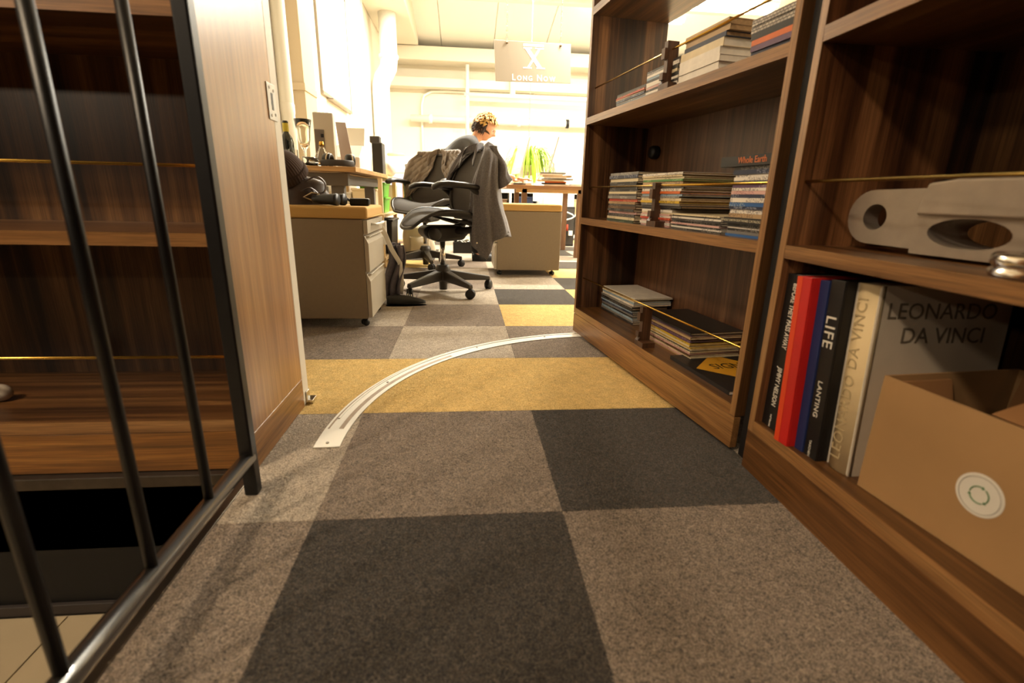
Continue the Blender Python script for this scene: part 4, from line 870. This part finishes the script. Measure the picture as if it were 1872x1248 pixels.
for k, (x, y, c) in enumerate([(.80, 4.5, 'white'), (.86, 4.44, 'grey'), (.94, 4.5, 'white'), (1.46, 4.48, 'white')]):
    o = B().box((-.06, -.08, 0), (.06, .08, .02)).obj('note_pad', cover(c)[0]); o.location = (x, y, RZ); o.rotation_euler = (0, 0, rp.uniform(-.5, .5)); o.location.z = RZ
    tag(o, ['white note pad at the far left corner of the oak desk', 'grey note pad beside the white pad on the oak desk', 'white note pad in front of the plant on the oak desk', 'white note pad past the document pile'][k], 'note pad')
alw = mat('satin_silver', (206, 202, 194), .35, .6)
def monitor(label, loc, rz):
    t = thing('desktop_computer', label, 'computer', loc, rz, 'slim silver computers')
    Mx = T(0, 0, .12) @ R(-.26, 'Y')
    B().obox(Mx, (-.006, -.24, 0), (.006, .24, .38)).obj('display', alw, t, bevel=.003)
    B().obox(Mx, (.0062, -.23, .06), (.007, .23, .37)).obj('screen', mat('screen_glass', (150, 160, 168), .08), t)
    B().hexa([(-.07, -.09, 0), (.06, -.09, 0), (.06, .09, 0), (-.07, .09, 0)], [(-.07, -.09, .006), (.06, -.09, .006), (.06, .09, .006), (-.07, .09, .006)]).obj('foot', alw, t)
    B().hexa([(-.07, -.08, .006), (-.062, -.08, .006), (-.062, .08, .006), (-.07, .08, .006)], [(-.075, -.06, .24), (-.067, -.06, .24), (-.067, .06, .24), (-.075, .06, .24)]).obj('stand', alw, t); return t
# display leans back towards +x of the picture
m1 = monitor('slim silver computer seen edge-on on the oak desk', (1.2, 4.78, RZ), PI - .10)
m2 = monitor('slim silver computer beside the hanging plant', (.86, 4.86, RZ), PI + .12)
# hanging spider plant
plm = mat('spider_plant_leaf', (168, 204, 66), .5, spec=.3, vary=.25, vscale=30); 
pt = thing('hanging_plant', 'bright green spider plant hanging on a chain above the oak desk', 'plant', (1.06, 5.35, .86))
B().lathe([(0, 0), (.07, 0), (.085, .1), (.09, .11), (.08, .11), (.07, .09), (0, .09)], seg=18).obj('pot', mat('white_pot', (226, 218, 204), .5), pt)
lf = B(); rq = random.Random(9)
for k in range(210):
    a = rq.uniform(0, 2*PI); Rr = rq.uniform(.18, .40); hh = rq.uniform(.08, .24); dr = rq.uniform(.15, .5); n = 9; wd = rq.uniform(.006, .010)
    ca, sa = math.cos(a), math.sin(a); L1 = []; L2 = []
    for q in range(n + 1):
        t_ = q / n; r = Rr * (1 - (1 - t_) ** 1.6); z = .1 + hh * math.sin(PI * min(t_ * 1.25, 1)) - dr * max(0, t_ - .35) ** 1.5
        ww = wd * (1 - t_ ** 3) + .0006; L1.append((r * ca - ww * sa, r * sa + ww * ca, z)); L2.append((r * ca + ww * sa, r * sa - ww * ca, z + .002))
    vs = L1 + L2; lf.add(vs, [(q, q + 1, n + 2 + q, n + 1 + q) for q in range(n)], True)
tag(lf.obj('foliage', plm, pt, merge=False), kind='stuff')
for s in (-1, 0, 1): B().tube([(.085 * math.sin(s * 2.1), .085 * math.cos(s * 2.1), .1), (0, 0, .34)], .003, 5).obj('hanger_wire', alu, pt)
cn = B()
for k in range(70): cn.tube([(.006 * math.cos(q * PI / 4) * (k % 2), .006 * math.cos(q * PI / 4) * (1 - k % 2), .345 + .03 * k + .016 * math.sin(q * PI / 4)) for q in range(8)], .0022, 5, closed=True)
cn.obj('chain', mat('grey_chain', (150, 142, 130), .4, .7), pt)
# ---- low white cube shelf at the far wall and desk clutter
cs = thing('cube_shelf', 'low white shelf with dark cubby holes behind the oak desk', 'shelf unit', (.55, 6.9, 0))
for z in (.0, .33, .66): B().box((0, 0, z), (2.2, .38, z + .03)).obj('shelf', pw, cs)
for x in (0, .43, .86, 1.29, 1.72, 2.17): B().box((x, 0, .03), (x + .03, .38, .66)).obj('divider', pw, cs)
B().box((0, .36, .03), (2.2, .38, .66)).obj('back', dark_plastic, cs)
for k, (x, h, c) in enumerate([(.065, .2, 'brown'), (.48, .24, 'navy'), (.91, .2, 'black'), (1.34, .22, 'tan')]):
    bin_('file_box', '%s file box in the low white shelf' % c, (.55 + x + .18, 7.05, .3605), (.3, .24, h), cover(c)[0], 'box')
tc_ = thing('computer_tower', 'black computer tower with white cables behind the pedestal', 'computer', (1.62, 5.6, 0))
B().box((-.1, 0, 0), (.1, .45, .5)).obj('case', dark_plastic, tc_, bevel=.005); B().box((-.09, -.01, .02), (.09, 0, .48)).obj('front', mat('dark_front', (60, 56, 52), .5), tc_)
B().tube([(-.02 + .05 * math.sin(q * .8) * (1 + .1 * q % 2), -.05 - .01 * (q % 3), .62 - .024 * q) for q in range(14)], .009, 8).obj('coiled_cable', white_gloss, tc_)
B().cyl((.0, -.04, .2), (.0, -.04, .28), .012).obj('red_plug', mat('red_plug', (206, 70, 40), .5), tc_); B().box((.02, -.06, .14), (.07, -.02, .2)).obj('adapter', white_gloss, tc_); B().box((-.08, -.03, .3), (-.05, -.01, .42)).obj('white_tag', white_gloss, tc_)
B().box((-.3, .1, .5), (.1, .5, .66)).obj('white_box', white_gloss, tc_)
wch = thing('white_swivel_chair', 'white swivel chair base showing behind the pedestal', 'chair', (1.52, 6.5, 0))
wcas = caster(.03).mesh('caster', mat('brown_caster', (110, 84, 40), .5))
for k in range(5):
    a = -1.0 + k * 2 * PI / 5; ca, sa = math.cos(a), math.sin(a)
    B().tube([(.03 * ca, .03 * sa, .14), (.3 * ca, .3 * sa, .085)], [.03, .018], 8).obj('base_leg', white_gloss, wch); inst('caster', wcas, wch, (.3 * ca, .3 * sa, 0), (0, 0, a))
B().cyl((0, 0, .08), (0, 0, .45), .028).obj('column', white_gloss, wch); B().box((-.22, -.22, .45), (.22, .22, .5)).obj('seat', white_gloss, wch, bevel=.02); B().grid(lambda u, v: (-.2 + .4 * u, .22 + .03 * v, .55 + .4 * v), 8, 8, thick=.03).obj('backrest', white_gloss, wch)
B().box((-.03, .2, .45), (.03, .24, .6)).obj('back_bracket', white_gloss, wch)
# ---- hanging sign
sa_, sb_, sc_, sd_ = at(905, 73, y=5.0), at(1045, 81, y=5.2), at(1042, 153, y=5.2), at(903, 148, y=5.0)
sw = .885; sh = .392; ctr = (sa_ + sb_ + sc_ + sd_) / 4
sx_ = ((sb_ - sa_) + (sc_ - sd_)).normalized(); sz_ = ((sa_ - sd_) + (sb_ - sc_)).normalized(); sz_ = (sz_ - sx_ * sz_.dot(sx_)).normalized()
sg_ = thing('hanging_sign', 'grey hanging sign with barred X emblem and LONG NOW lettering', 'sign', ctr)
Ms = frame((0, 0, 0), sx_, sz_)                       # local x right, y up, z towards the viewer
pl_ = B().box((-sw/2, -sh/2, -.006), (sw/2, sh/2, .006)).obj('board', mat('grey_sign_board', (138, 127, 110), .6), sg_, bevel=.003); pl_.data.transform(Ms)
sgw = mat('white_sign_print', (246, 242, 230), .5)
kx, ky, oy = .0062, .0049, .042
def poly(pts):
    b = B(); b.prism([(x * kx, y * ky + oy) for x, y in pts], 2, .0062, .0075); o = b.obj('emblem_stroke', sgw, sg_); o.data.transform(Ms)
poly([(-19, 27), (19, 27), (19, 22.5), (-19, 22.5)])                       # bar over the X
def stroke(x0, y0, x1, y1, w): poly([(x0 - w, y0), (x0 + w, y0), (x1 + w, y1), (x1 - w, y1)])
stroke(-12, 18, 12, -20, 4.3); stroke(11, 18, -11, -20, 2.2)
for x, y in ((-11, 19), (11, 19), (-12, -20), (13, -20)): poly([(x - 8, y - 1.2), (x + 8, y - 1.2), (x + 8, y + 1.2), (x - 8, y + 1.2)])
glyphs = []; cx_ = 0
for chx in 'Long Now':
    if chx == ' ': cx_ += .04; continue
    big = chx.isupper(); o = text('letter', chx.upper(), Matrix(), .088 if big else .068, sgw, sg_, align='LEFT', offset=.0012)
    xs = [q.co.x for q in o.data.vertices]; ys = [q.co.y for q in o.data.vertices]; o.data.transform(T(cx_ - min(xs), -min(ys), 0)); cx_ += max(xs) - min(xs) + .017; glyphs.append(o)
    zt = max(ys) - min(ys)
    if chx in 'LN':                                  # small serifs on the capitals
        pass
for o in glyphs: o.data.transform(Ms @ T(-cx_ / 2 + .01, -sh * .465, .0068))
for s in (-.34, .36):
    p0 = Ms @ Vector((s * sw, sh * .45, 0)); ch2 = B(); L_up = 3.3 - ctr.z - p0.z
    for q in range(int(L_up / .032)): ch2.tube([(p0.x + .007 * math.cos(a * PI / 3) * (q % 2), p0.y + .007 * math.cos(a * PI / 3) * (1 - q % 2), p0.z + .02 + .032 * q + .017 * math.sin(a * PI / 3)) for a in range(6)], .0022, 4, closed=True)
    ch2.obj('chain', mat('rusty_chain', (120, 100, 78), .5, .5), sg_)
    B().ball(Ms @ Vector((s * sw, sh * .45, .008)), .014, 10, 6).obj('bolt', mat('rusty_bolt', (110, 88, 64), .6, .4), sg_)
# ================================================================== SWIVEL CHAIRS
frame_m = mat('graphite_chair_frame', (40, 36, 32), .4); mesh_m = mat('woven_chair_mesh', (62, 56, 50), .75, bump=.4, bscale=600); rim_m = mat('chair_rim', (48, 43, 38), .35)
pad_m = mat('black_arm_pad', (34, 30, 27), .4); base_m = mat('graphite_chair_base', (58, 52, 45), .42)
cas_b = caster(.031).mesh('caster', dark_plastic)
def seat_p(l, t):          # l lateral -1..1, t 0 rear .. 1 front
    w = (.215 + .04 * math.sin(PI * t)) * math.sqrt(max(0, 1 - .55 * max(0, (t - .72) / .28) ** 2)) * math.sqrt(max(0, 1 - .35 * max(0, (.2 - t) / .2) ** 2))
    x = -.21 + .46 * t; z = .468 + .018 * math.sin(PI * t * .9) - .06 * max(0, (t - .7) / .3) ** 2 + (.012 + .03 * math.sin(PI * t)) * l * l
    return Vector((x - .02 * l * l * (t > .7), w * l, z))
def back_p(l, h):
    w = (.2 + .072 * math.sin(PI * (.12 + .72 * h))) * math.sqrt(max(0, 1 - .45 * max(0, (h - .82) / .18) ** 2)) * math.sqrt(max(0, 1 - .4 * max(0, (.15 - h) / .15) ** 2))
    x = -.205 - .075 * h + .03 * math.sin(PI * h * 1.1) + .055 * l * l; return Vector((x, w * l, .475 + .43 * h - .02 * l * l * h))
def rim(fn, n=14):
    P = [fn(-1, k / n) for k in range(n + 1)] + [fn(-1 + 2 * k / n, 1) for k in range(1, n + 1)] + [fn(1, 1 - k / n) for k in range(1, n + 1)] + [fn(1 - 2 * k / n, 0) for k in range(1, n)]
    return P
def swivel_chair(label, loc, face, base_a, lift=0):
    t = thing('swivel_chair', label, 'chair', loc, face, 'black mesh swivel chairs')
    leg = B().hexa([(.03, -.026, .075), (.03, .026, .075), (.03, .026, .145), (.03, -.026, .145)], [(.325, -.017, .063), (.325, .017, .063), (.325, .014, .09), (.325, -.014, .09)]).mesh('base_leg', base_m, bevel=.006, bseg=3)
    for k in range(5):
        a = base_a - face + k * 2 * PI / 5; inst('base_leg', leg, t, (0, 0, 0), (0, 0, a)); inst('caster', cas_b, t, (.318 * math.cos(a), .318 * math.sin(a), 0), (0, 0, a + .8))
    B().lathe([(0, .012), (.025, .012), (.028, .06), (.036, .075), (.052, .085), (.05, .15), (.04, .175), (.03, .178), (0, .178)], seg=20).obj('hub', base_m, t)
    B().cyl((0, 0, .17), (0, 0, .33), .018, seg=16).obj('gas_column', chrome, t)
    mech = B(); mech.prism([(-.12, .34), (.05, .33), (.13, .36), (.15, .40), (.12, .43), (-.1, .43), (-.17, .40)], 1, -.085, .085); mech.obj('tilt_mechanism', frame_m, t, bevel=.02, bseg=3)
    for s in (-1, 1): B().lathe([(0, 0), (.036, 0), (.042, .01), (.042, .03), (.03, .036), (0, .036)], T(.08, .085 * s, .385) @ R(-PI/2 * s, 'X'), 20).obj('tension_knob', frame_m, t)
    B().grid(lambda u, v: seat_p(-1 + 2 * u, v), 24, 24, thick=.006).obj('seat', mesh_m, t)
    B().tube(rim(seat_p), .013, 8, closed=True, flat=(1, .8)).obj('seat_rim', rim_m, t)
    B().grid(lambda u, v: back_p(-1 + 2 * u, v), 24, 28, thick=.006).obj('backrest', mesh_m, t)
    B().tube(rim(back_p), .013, 8, closed=True).obj('back_rim', rim_m, t)
    for s in (-1, 1):
        B().tube([(-.04, .04 * s, .395), (-.2, .19 * s, .415), (-.25, .235 * s, .47), (-.275, .235 * s, .58), (-.29, .2 * s, .68)], [.022, .024, .022, .018, .014], 10).obj('back_bracket', frame_m, t)
        B().tube([(-.2, .22 * s, .43), (-.1, .225 * s, .455), (.0, .23 * s, .478)], [.016, .014, .005], 8).obj('seat_bracket', frame_m, t)
        B().tube([(-.22, .25 * s, .5), (-.2, .285 * s, .56), (-.14, .285 * s, .63), (-.075, .275 * s, .672)], [.02, .022, .02, .012], 10, flat=(1, .7)).obj('arm_support', frame_m, t)
        pts = [(-.155, .272 * s, .652), (-.14, .273 * s, .664), (-.05, .275 * s, .676), (.05, .275 * s, .681), (.1, .274 * s, .676), (.13, .272 * s, .662), (.14, .27 * s, .648)]
        B().tube(pts, [.012, .028, .03, .032, .031, .027, .012], 14, flat=(1.3, .62)).obj('arm_pad', pad_m, t)
    for o in t.children:
        if o.name.split('.')[0] not in ('base_leg', 'caster', 'hub', 'gas_column'): o.location.z = lift
        if lift and o.name.startswith('gas_column'): o.scale.z = 1 + lift / .33
    return t
F1 = math.atan2(-.335, -.942); C1 = (.155, 2.42, 0)
ch1 = swivel_chair('black mesh swivel chair with a grey shirt over its back', C1, F1, math.radians(16))
F2 = math.radians(240); C2 = (-.05, 3.62, 0)
LIFT = .05
ch2_ = swivel_chair('black mesh swivel chair wearing a quilted jacket', C2, F2, math.radians(-5), LIFT)
# ---- garments over the backs
def lerp(a, b, t): return a + (b - a) * t
def interp(tab, a):
    for (a0, v0), (a1, v1) in zip(tab, tab[1:]):
        if a <= a1: return lerp(v0, v1, (a - a0) / (a1 - a0 + 1e-9))
    return tab[-1][1]
def drape(side, front_in, hem, flare, fold, quilt=0, top=.928, rear_in=0.0):
    """half garment over one side of a chair back. u: 0 front edge .. 1 centre of the rear, v: 0 top .. 1 hem"""
    def fn(u, v):
        zl = interp(hem, u); z = lerp(top, zl, v); h = max(0, min(1, (min(z, .905) - .475) / .43))
        bw = back_p(1, max(h, .3)).y + .018; mid = back_p(0, h).x
        arch = math.sqrt(max(0, 1 - (1 - min(1, (top - z) / .06)) ** 2))
        fi = interp(front_in, v)
        if u < .38:
            q = u / .38; y = lerp(fi, bw, q); l = y / bw; x = mid + .055 * l * l * (bw / .27) ** 2 + .022 * arch + .012 * q
        elif u < .58:
            q = (u - .38) / .2; a = q * PI; xf = mid + .055 + .03 * arch; xr = mid + .055 - .05 * arch
            x = lerp(xf, xr, (1 - math.cos(a)) / 2); y = bw + math.sin(a) * (.012 + .012 * arch + flare * .5 * v)
        else:
            q = (u - .58) / .42; y = lerp(bw, rear_in, q); l = y / bw; x = mid + .055 * l * l - .045 * arch - .004
        low = max(0, (.86 - z) / .5)
        x -= flare * low * (u > .3) * min(1, (u - .3) / .3) * 1.0 if u > .3 else 0
        amp = fold * (.25 + v) * arch
        d = amp * math.sin(u * 33 + 2.5 * v) + amp * .5 * math.sin(u * 71 + 3 * v + 1) + amp * .25 * math.sin(u * 130 - 4 * v)
        if quilt: d += quilt * (abs(math.sin((u * 1.05 + v * .62) * 26)) * abs(math.sin((u * 1.05 - v * .62) * 26))) ** .4
        sgn = 1 if u < .45 else -1
        if .38 <= u < .58: y += d
        else: x += d * sgn
        return (x, y * side, z)
    return fn
shirt_m = mat('grey_chambray', (110, 106, 108), .9, vary=.3, vscale=120, bump=.25, bscale=500, sheen=.2)
sr = thing('grey_shirt', 'grey chambray shirt draped over the nearer swivel chair', 'shirt', C1, F1)
hemN = [(0, .70), (.15, .52), (.3, .36), (.40, .24), (.46, .36), (.55, .41), (.7, .37), (.8, .36), (1, .4)]
B().grid(drape(1, [(0, .07), (.5, .13), (1, .2)], hemN, .15, .02, rear_in=0), 70, 44, thick=.004).obj('near_panel', shirt_m, sr)
hemF = [(0, .80), (.2, .74), (.38, .66), (.55, .5), (.7, .42), (1, .4)]
B().grid(drape(-1, [(0, .05), (.5, .16), (1, .24)], hemF, .03, .008, rear_in=0), 60, 40, thick=.004).obj('far_panel', shirt_m, sr)
def collar(side, r=.1):
    def fn(u, v):
        a = PI * u; y = side * (.005 + r * math.sin(a * .62)); x = -.285 + .115 * u + .02 * math.sin(a) - .012 * v; z = .938 + .012 * math.sin(a) - .11 * u * u - .05 * v * (1 - .3 * u)
        return (x + .02 * v, y * (1 + .25 * v), z)
    return fn
for s in (-1, 1): B().grid(collar(s), 16, 8, thick=.005).obj('collar', shirt_m, sr)
def sleeve(x0, y0, z0, x1, y1, z1, r0, r1, m, par, name='sleeve'):
    def fn(u, v):
        a = 2 * PI * u; r = lerp(r0, r1, v) * (1 + .10 * math.sin(3 * a + 6 * v) + .05 * math.sin(7 * a - 4 * v))
        return (lerp(x0, x1, v) + r * .62 * math.cos(a) + .01 * math.sin(9 * v), lerp(y0, y1, v) + r * math.sin(a), lerp(z0, z1, v) - .03 * math.cos(a) * v)
    B().grid(fn, 28, 16).obj(name, m, par)
sleeve(-.25, .235, .905, -.31, .295, .69, .036, .062, shirt_m, sr)
sleeve(-.28, -.22, .9, -.31, -.25, .66, .035, .055, shirt_m, sr)
for v_, u_ in ((.30, .13), (.55, .2), (.75, .3), (.9, .37)):
    p = Vector(drape(1, [(0, .07), (.5, .13), (1, .2)], hemN, .13, .010)(u_, v_)); B().ball(p + Vector((.006, .004, 0)), .006, 8, 6).obj('button', mat('pearl_button', (236, 228, 214), .3), sr)
jk_m = mat('quilted_brown_nylon', (104, 90, 76), .55, vary=.1, vscale=30, sheen=.2)
jk = thing('quilted_jacket', 'olive brown quilted jacket hung over the farther swivel chair', 'jacket', (C2[0], C2[1], LIFT), F2)
hemJ = [(0, .60), (.15, .56), (.38, .52), (.55, .5), (1, .52)]
for s in (-1, 1): B().grid(drape(s, [(0, .035), (.45, .05), (.8, .13), (1, .2)], hemJ, .02, .004, quilt=.009, top=.94), 110, 70, thick=.008).obj('quilted_panel', jk_m, jk)
def jcol(side):
    def fn(u, v):
        a = PI * 2 * v; c = Vector((-.27 + .075 * u, side * (.012 + .075 * math.sin(PI * .5 * min(1, u * 1.6))), .935 - .125 * u ** 1.5)); rr = math.sqrt(max(0, 1 - u ** 4)) + .05; return c + Vector((.010 * math.cos(a), .02 * side * math.cos(a) * .6, .022 * math.sin(a))) * rr
    return fn
for s in (-1, 1): B().grid(jcol(s), 14, 12).obj('collar', jk_m, jk)
# ================================================================== PERSON bending over the desk, facing +x
PY = 4.1
def skin(nodes, edges, root, sub=2):
    me = bpy.data.meshes.new('skin'); me.from_pydata([n[0] for n in nodes], edges, []); o = bpy.data.objects.new('skin', me); C.objects.link(o)
    bm = bmesh.new(); bm.from_mesh(me); ly = bm.verts.layers.skin.verify(); bm.verts.ensure_lookup_table()
    for v_, n in zip(bm.verts, nodes):
        r = n[1]; v_[ly].radius = r if isinstance(r, tuple) else (r, r); v_[ly].use_root = False
    bm.verts[root][ly].use_root = True; bm.to_mesh(me); bm.free()
    md = o.modifiers.new('s', 'SKIN'); md.use_smooth_shade = True
    sd = o.modifiers.new('d', 'SUBSURF'); sd.levels = sub; sd.render_levels = sub
    return baked(o)
def fuse(name, meshes, m, voxel, parent, smooth_it=6):
    b = bmesh.new()
    for me in meshes: b.from_mesh(me)
    me = bpy.data.meshes.new(name); b.to_mesh(me); b.free(); o = bpy.data.objects.new(name, me); C.objects.link(o)
    md = o.modifiers.new('r', 'REMESH'); md.mode = 'VOXEL'; md.voxel_size = voxel; md.use_smooth_shade = True
    if smooth_it: s = o.modifiers.new('sm', 'SMOOTH'); s.iterations = smooth_it; s.factor = .5
    me = baked(o); me.materials.clear(); me.materials.append(m)
    for p in me.polygons: p.use_smooth = True; p.material_index = 0
    return inst(name, me, parent)
ps = thing('person', 'person in a dark grey t-shirt bending over the desk between the chairs', 'person')
sknm = mat('skin', (224, 172, 142), .5, vary=.06, vscale=30)
# joints (x forward, y lateral: near side is -y)
pelvis, lumb, chest, upper, neckb, neckt = (.17, PY, .86), (.2, PY, .965), (.265, PY, 1.03), (.345, PY, 1.085), (.40, PY, 1.125), (.435, PY, 1.16)
nodes = [(pelvis, (.13, .10)), (lumb, (.12, .09)), (chest, (.13, .1)), (upper, (.125, .085)), (neckb, (.06, .06)), (neckt, (.052, .055)), ((.47, PY, 1.2), (.055, .06))]
edges = [(0, 1), (1, 2), (2, 3), (3, 4), (4, 5), (5, 6)]
def limb(start, pts):
    i = start
    for p, r in pts: nodes.append((p, r)); edges.append((i, len(nodes) - 1)); i = len(nodes) - 1
    return i
HANDS = []
for s in (-1, 1):
    limb(0, [((.19, PY + .09 * s, .8), .085), ((.33, PY + .1 * s, .62), .075), ((.40, PY + .1 * s, .46), .058), ((.41, PY + .1 * s, .3), .055), ((.42, PY + .1 * s, .09), .038), ((.45, PY + .1 * s, .05), .038), ((.57, PY + .11 * s, .03), .03)])
    w = limb(3, [((.36, PY + .16 * s, 1.07), .06), ((.39, PY + .2 * s, 1.02), .052), ((.47, PY + .21 * s, .9), .042), ((.56, PY + .2 * s, .80), .038), ((.68, PY + .22 * s, .79), .03), ((.77, PY + .24 * s, .775), .024)])
    HANDS.append(Vector(nodes[w][0]))
mesh_body = skin(nodes, edges, 0)
parts = [mesh_body]
for hnd, s in zip(HANDS, (-1, 1)):
    nd = [(hnd, .02), (hnd + Vector((.045, .0, -.006)), (.026, .014))]; ed = [(0, 1)]
    for k, (oy, L) in enumerate([(-.024, .062), (-.008, .075), (.008, .072), (.024, .058)]):
        b0 = len(nd); p = hnd + Vector((.075, oy, -.008)); nd += [(p, .0095), (p + Vector((L * .5, oy * .15, .004)), .0085), (p + Vector((L, oy * .2, -.012)), .0075)]; ed += [(1, b0), (b0, b0 + 1), (b0 + 1, b0 + 2)]
    b0 = len(nd); nd += [(hnd + Vector((.035, -s * .03, -.006)), .011), (hnd + Vector((.06, -s * .048, -.010)), .0095), (hnd + Vector((.085, -s * .052, -.014)), .008)]; ed += [(0, b0), (b0, b0 + 1), (b0 + 1, b0 + 2)]
    parts.append(skin(nd, ed, 0))
# head: shaped ball, tilted forward
HM = T(.488, PY, 1.222) @ R(.42, 'Y') @ R(-.12, 'Z')
def head(u, v):
    a = 2 * PI * u; t = PI * v; x = math.sin(t) * math.cos(a); y = math.sin(t) * math.sin(a); z = math.cos(t)
    rx, ry, rz = .098, .076, .115
    if z < 0: rx *= 1 - .12 * -z; ry *= 1 - .30 * -z
    p = Vector((x * rx, y * ry, z * rz)); f = max(0, math.cos(a)) ** 1 * math.sin(t)
    if x > 0:
        cy = abs(y); g = lambda zz, w, c=0, wy=.25: math.exp(-((z - zz) / w) ** 2 - ((cy - c) / wy) ** 2)
        p.x += .030 * g(-.22, .13, 0, .16) + .014 * g(-.05, .2, 0, .12)      # nose
        p.x += .008 * g(.16, .1, 0, .6) - .012 * g(.03, .09, .33, .16)       # brow, eye sockets
        p.x += .009 * g(-.52, .07, 0, .28) - .004 * g(-.58, .04, 0, .3)      # lips
        p.x += .014 * g(-.82, .13, 0, .3)                                    # chin
    return HM @ p
parts.append(B().grid(head, 64, 48).mesh('head', sknm))
for s in (-1, 1):
    parts.append(B().ball((0, 0, 0), (.019, .009, .032), 14, 10, HM.to_3x3() @ R(.2 * s, 'Z').to_3x3()).mesh('ear', sknm)); me = parts[-1]; me.transform(T(*(HM @ Vector((-.006, .075 * s, -.012)))))
body = fuse('body', parts, sknm, .0058, ps, 3)
for s in (-1, 1):
    e = B().ball(HM @ Vector((.076, .032 * s, .004)), .012, 12, 8).obj('eye', mat('eye_white', (230, 224, 216), .2), ps)
    B().ball(HM @ Vector((.0855, .033 * s, .003)), .0052, 10, 6).obj('iris', mat('iris', (50, 36, 26), .2), e)
# hair: dark below, blond on top
rh = random.Random(4)
def hair(cond, m, name, n, L0, L1, lift):
    b = B()
    for k in range(n):
        a = rh.uniform(0, 2 * PI); t = math.acos(rh.uniform(-.45, 1)); x, y, z = math.sin(t) * math.cos(a), math.sin(t) * math.sin(a), math.cos(t)
        if x > .2 and z < .55 - .0 * x: continue
        if not cond(x, y, z): continue
        p = Vector((x * .1, y * .079, z * .118)); nrm = Vector((x, y, z)); dirn = (nrm * lift + Vector((.25 * x - .1 + rh.uniform(-.25, .25), rh.uniform(-.25, .25) + y * .2, -.55 + .4 * z))).normalized(); L = rh.uniform(L0, L1)
        q = p + dirn * L * .5 + nrm * .006; r = p + dirn * L + Vector((0, 0, -.01)); sd = nrm.cross(dirn).normalized() * .006
        b.add([HM @ (p - sd), HM @ (p + sd), HM @ (q + sd * .8), HM @ (q - sd * .8), HM @ r], [(0, 1, 2, 3), (3, 2, 4)], True)
    o = b.obj(name, m, ps, merge=False); return o
capm = lambda zlo, m, name, sel: None
def scalp(u, v):
    a = 2 * PI * u; t = v * PI * .62; x, y, z = math.sin(t) * math.cos(a), math.sin(t) * math.sin(a), math.cos(t)
    k = 1.035 if not (x > .25 and z < .5) else .93
    return HM @ Vector((x * .1 * k, y * .0785 * k, z * .118 * k + .002))
hd = mat('dark_brown_hair', (58, 40, 28), .6); hl = mat('blond_hair', (214, 168, 92), .55)
B().grid(scalp, 40, 18).obj('hair_cap', hd, ps)
tag(hair(lambda x, y, z: z < .45 and x < .35, hd, 'dark_hair', 1300, .018, .035, .2), kind='stuff')
tag(hair(lambda x, y, z: z > .2, hl, 'blond_hair', 2200, .02, .045, .4), kind='stuff')
# t-shirt and trousers as clothing shells
tsm = mat('dark_grey_tshirt', (80, 80, 82), .9, vary=.12, vscale=25, bump=.15, bscale=300)
tn = [((.165, PY, .80), (.15, .118)), (pelvis, (.148, .118)), (lumb, (.138, .106)), (chest, (.146, .112)), (upper, (.138, .098)), ((.378, PY, 1.108), (.085, .068))]; te = [(0, 1), (1, 2), (2, 3), (3, 4), (4, 5)]
for s in (-1, 1):
    i = len(tn); tn += [((.36, PY + .16 * s, 1.068), .078), ((.392, PY + .2 * s, 1.015), .068), ((.445, PY + .208 * s, .935), .066)]; te += [(4, i), (i, i + 1), (i + 1, i + 2)]
fuse('tshirt', [skin(tn, te, 1)], tsm, .008, ps, 4)
trm = mat('black_trousers', (30, 27, 26), .85, bump=.2, bscale=200)
tn = [((.165, PY, .88), (.142, .112)), ((.175, PY, .82), (.15, .118))]; te = [(0, 1)]
for s in (-1, 1):
    i = len(tn); tn += [((.20, PY + .09 * s, .78), .1), ((.33, PY + .1 * s, .62), .092), ((.40, PY + .1 * s, .46), .078), ((.415, PY + .1 * s, .28), .076), ((.425, PY + .1 * s, .06), .072)]; te += [(1, i), (i, i + 1), (i + 1, i + 2), (i + 2, i + 3), (i + 3, i + 4)]
fuse('trousers', [skin(tn, te, 1)], trm, .009, ps, 4)
for s in (-1, 1):
    B().grid(lambda u, v: (.37 + .27 * v, PY + .105 * s + .05 * math.cos(PI * u) * math.sin(PI * (.1 + .83 * v)) ** .5, .09 * math.sin(PI * u) * (1.1 - .45 * v) * math.sin(PI * (.1 + .85 * v)) ** .4), 14, 20, thick=.004).obj('shoe', dark_plastic, ps)
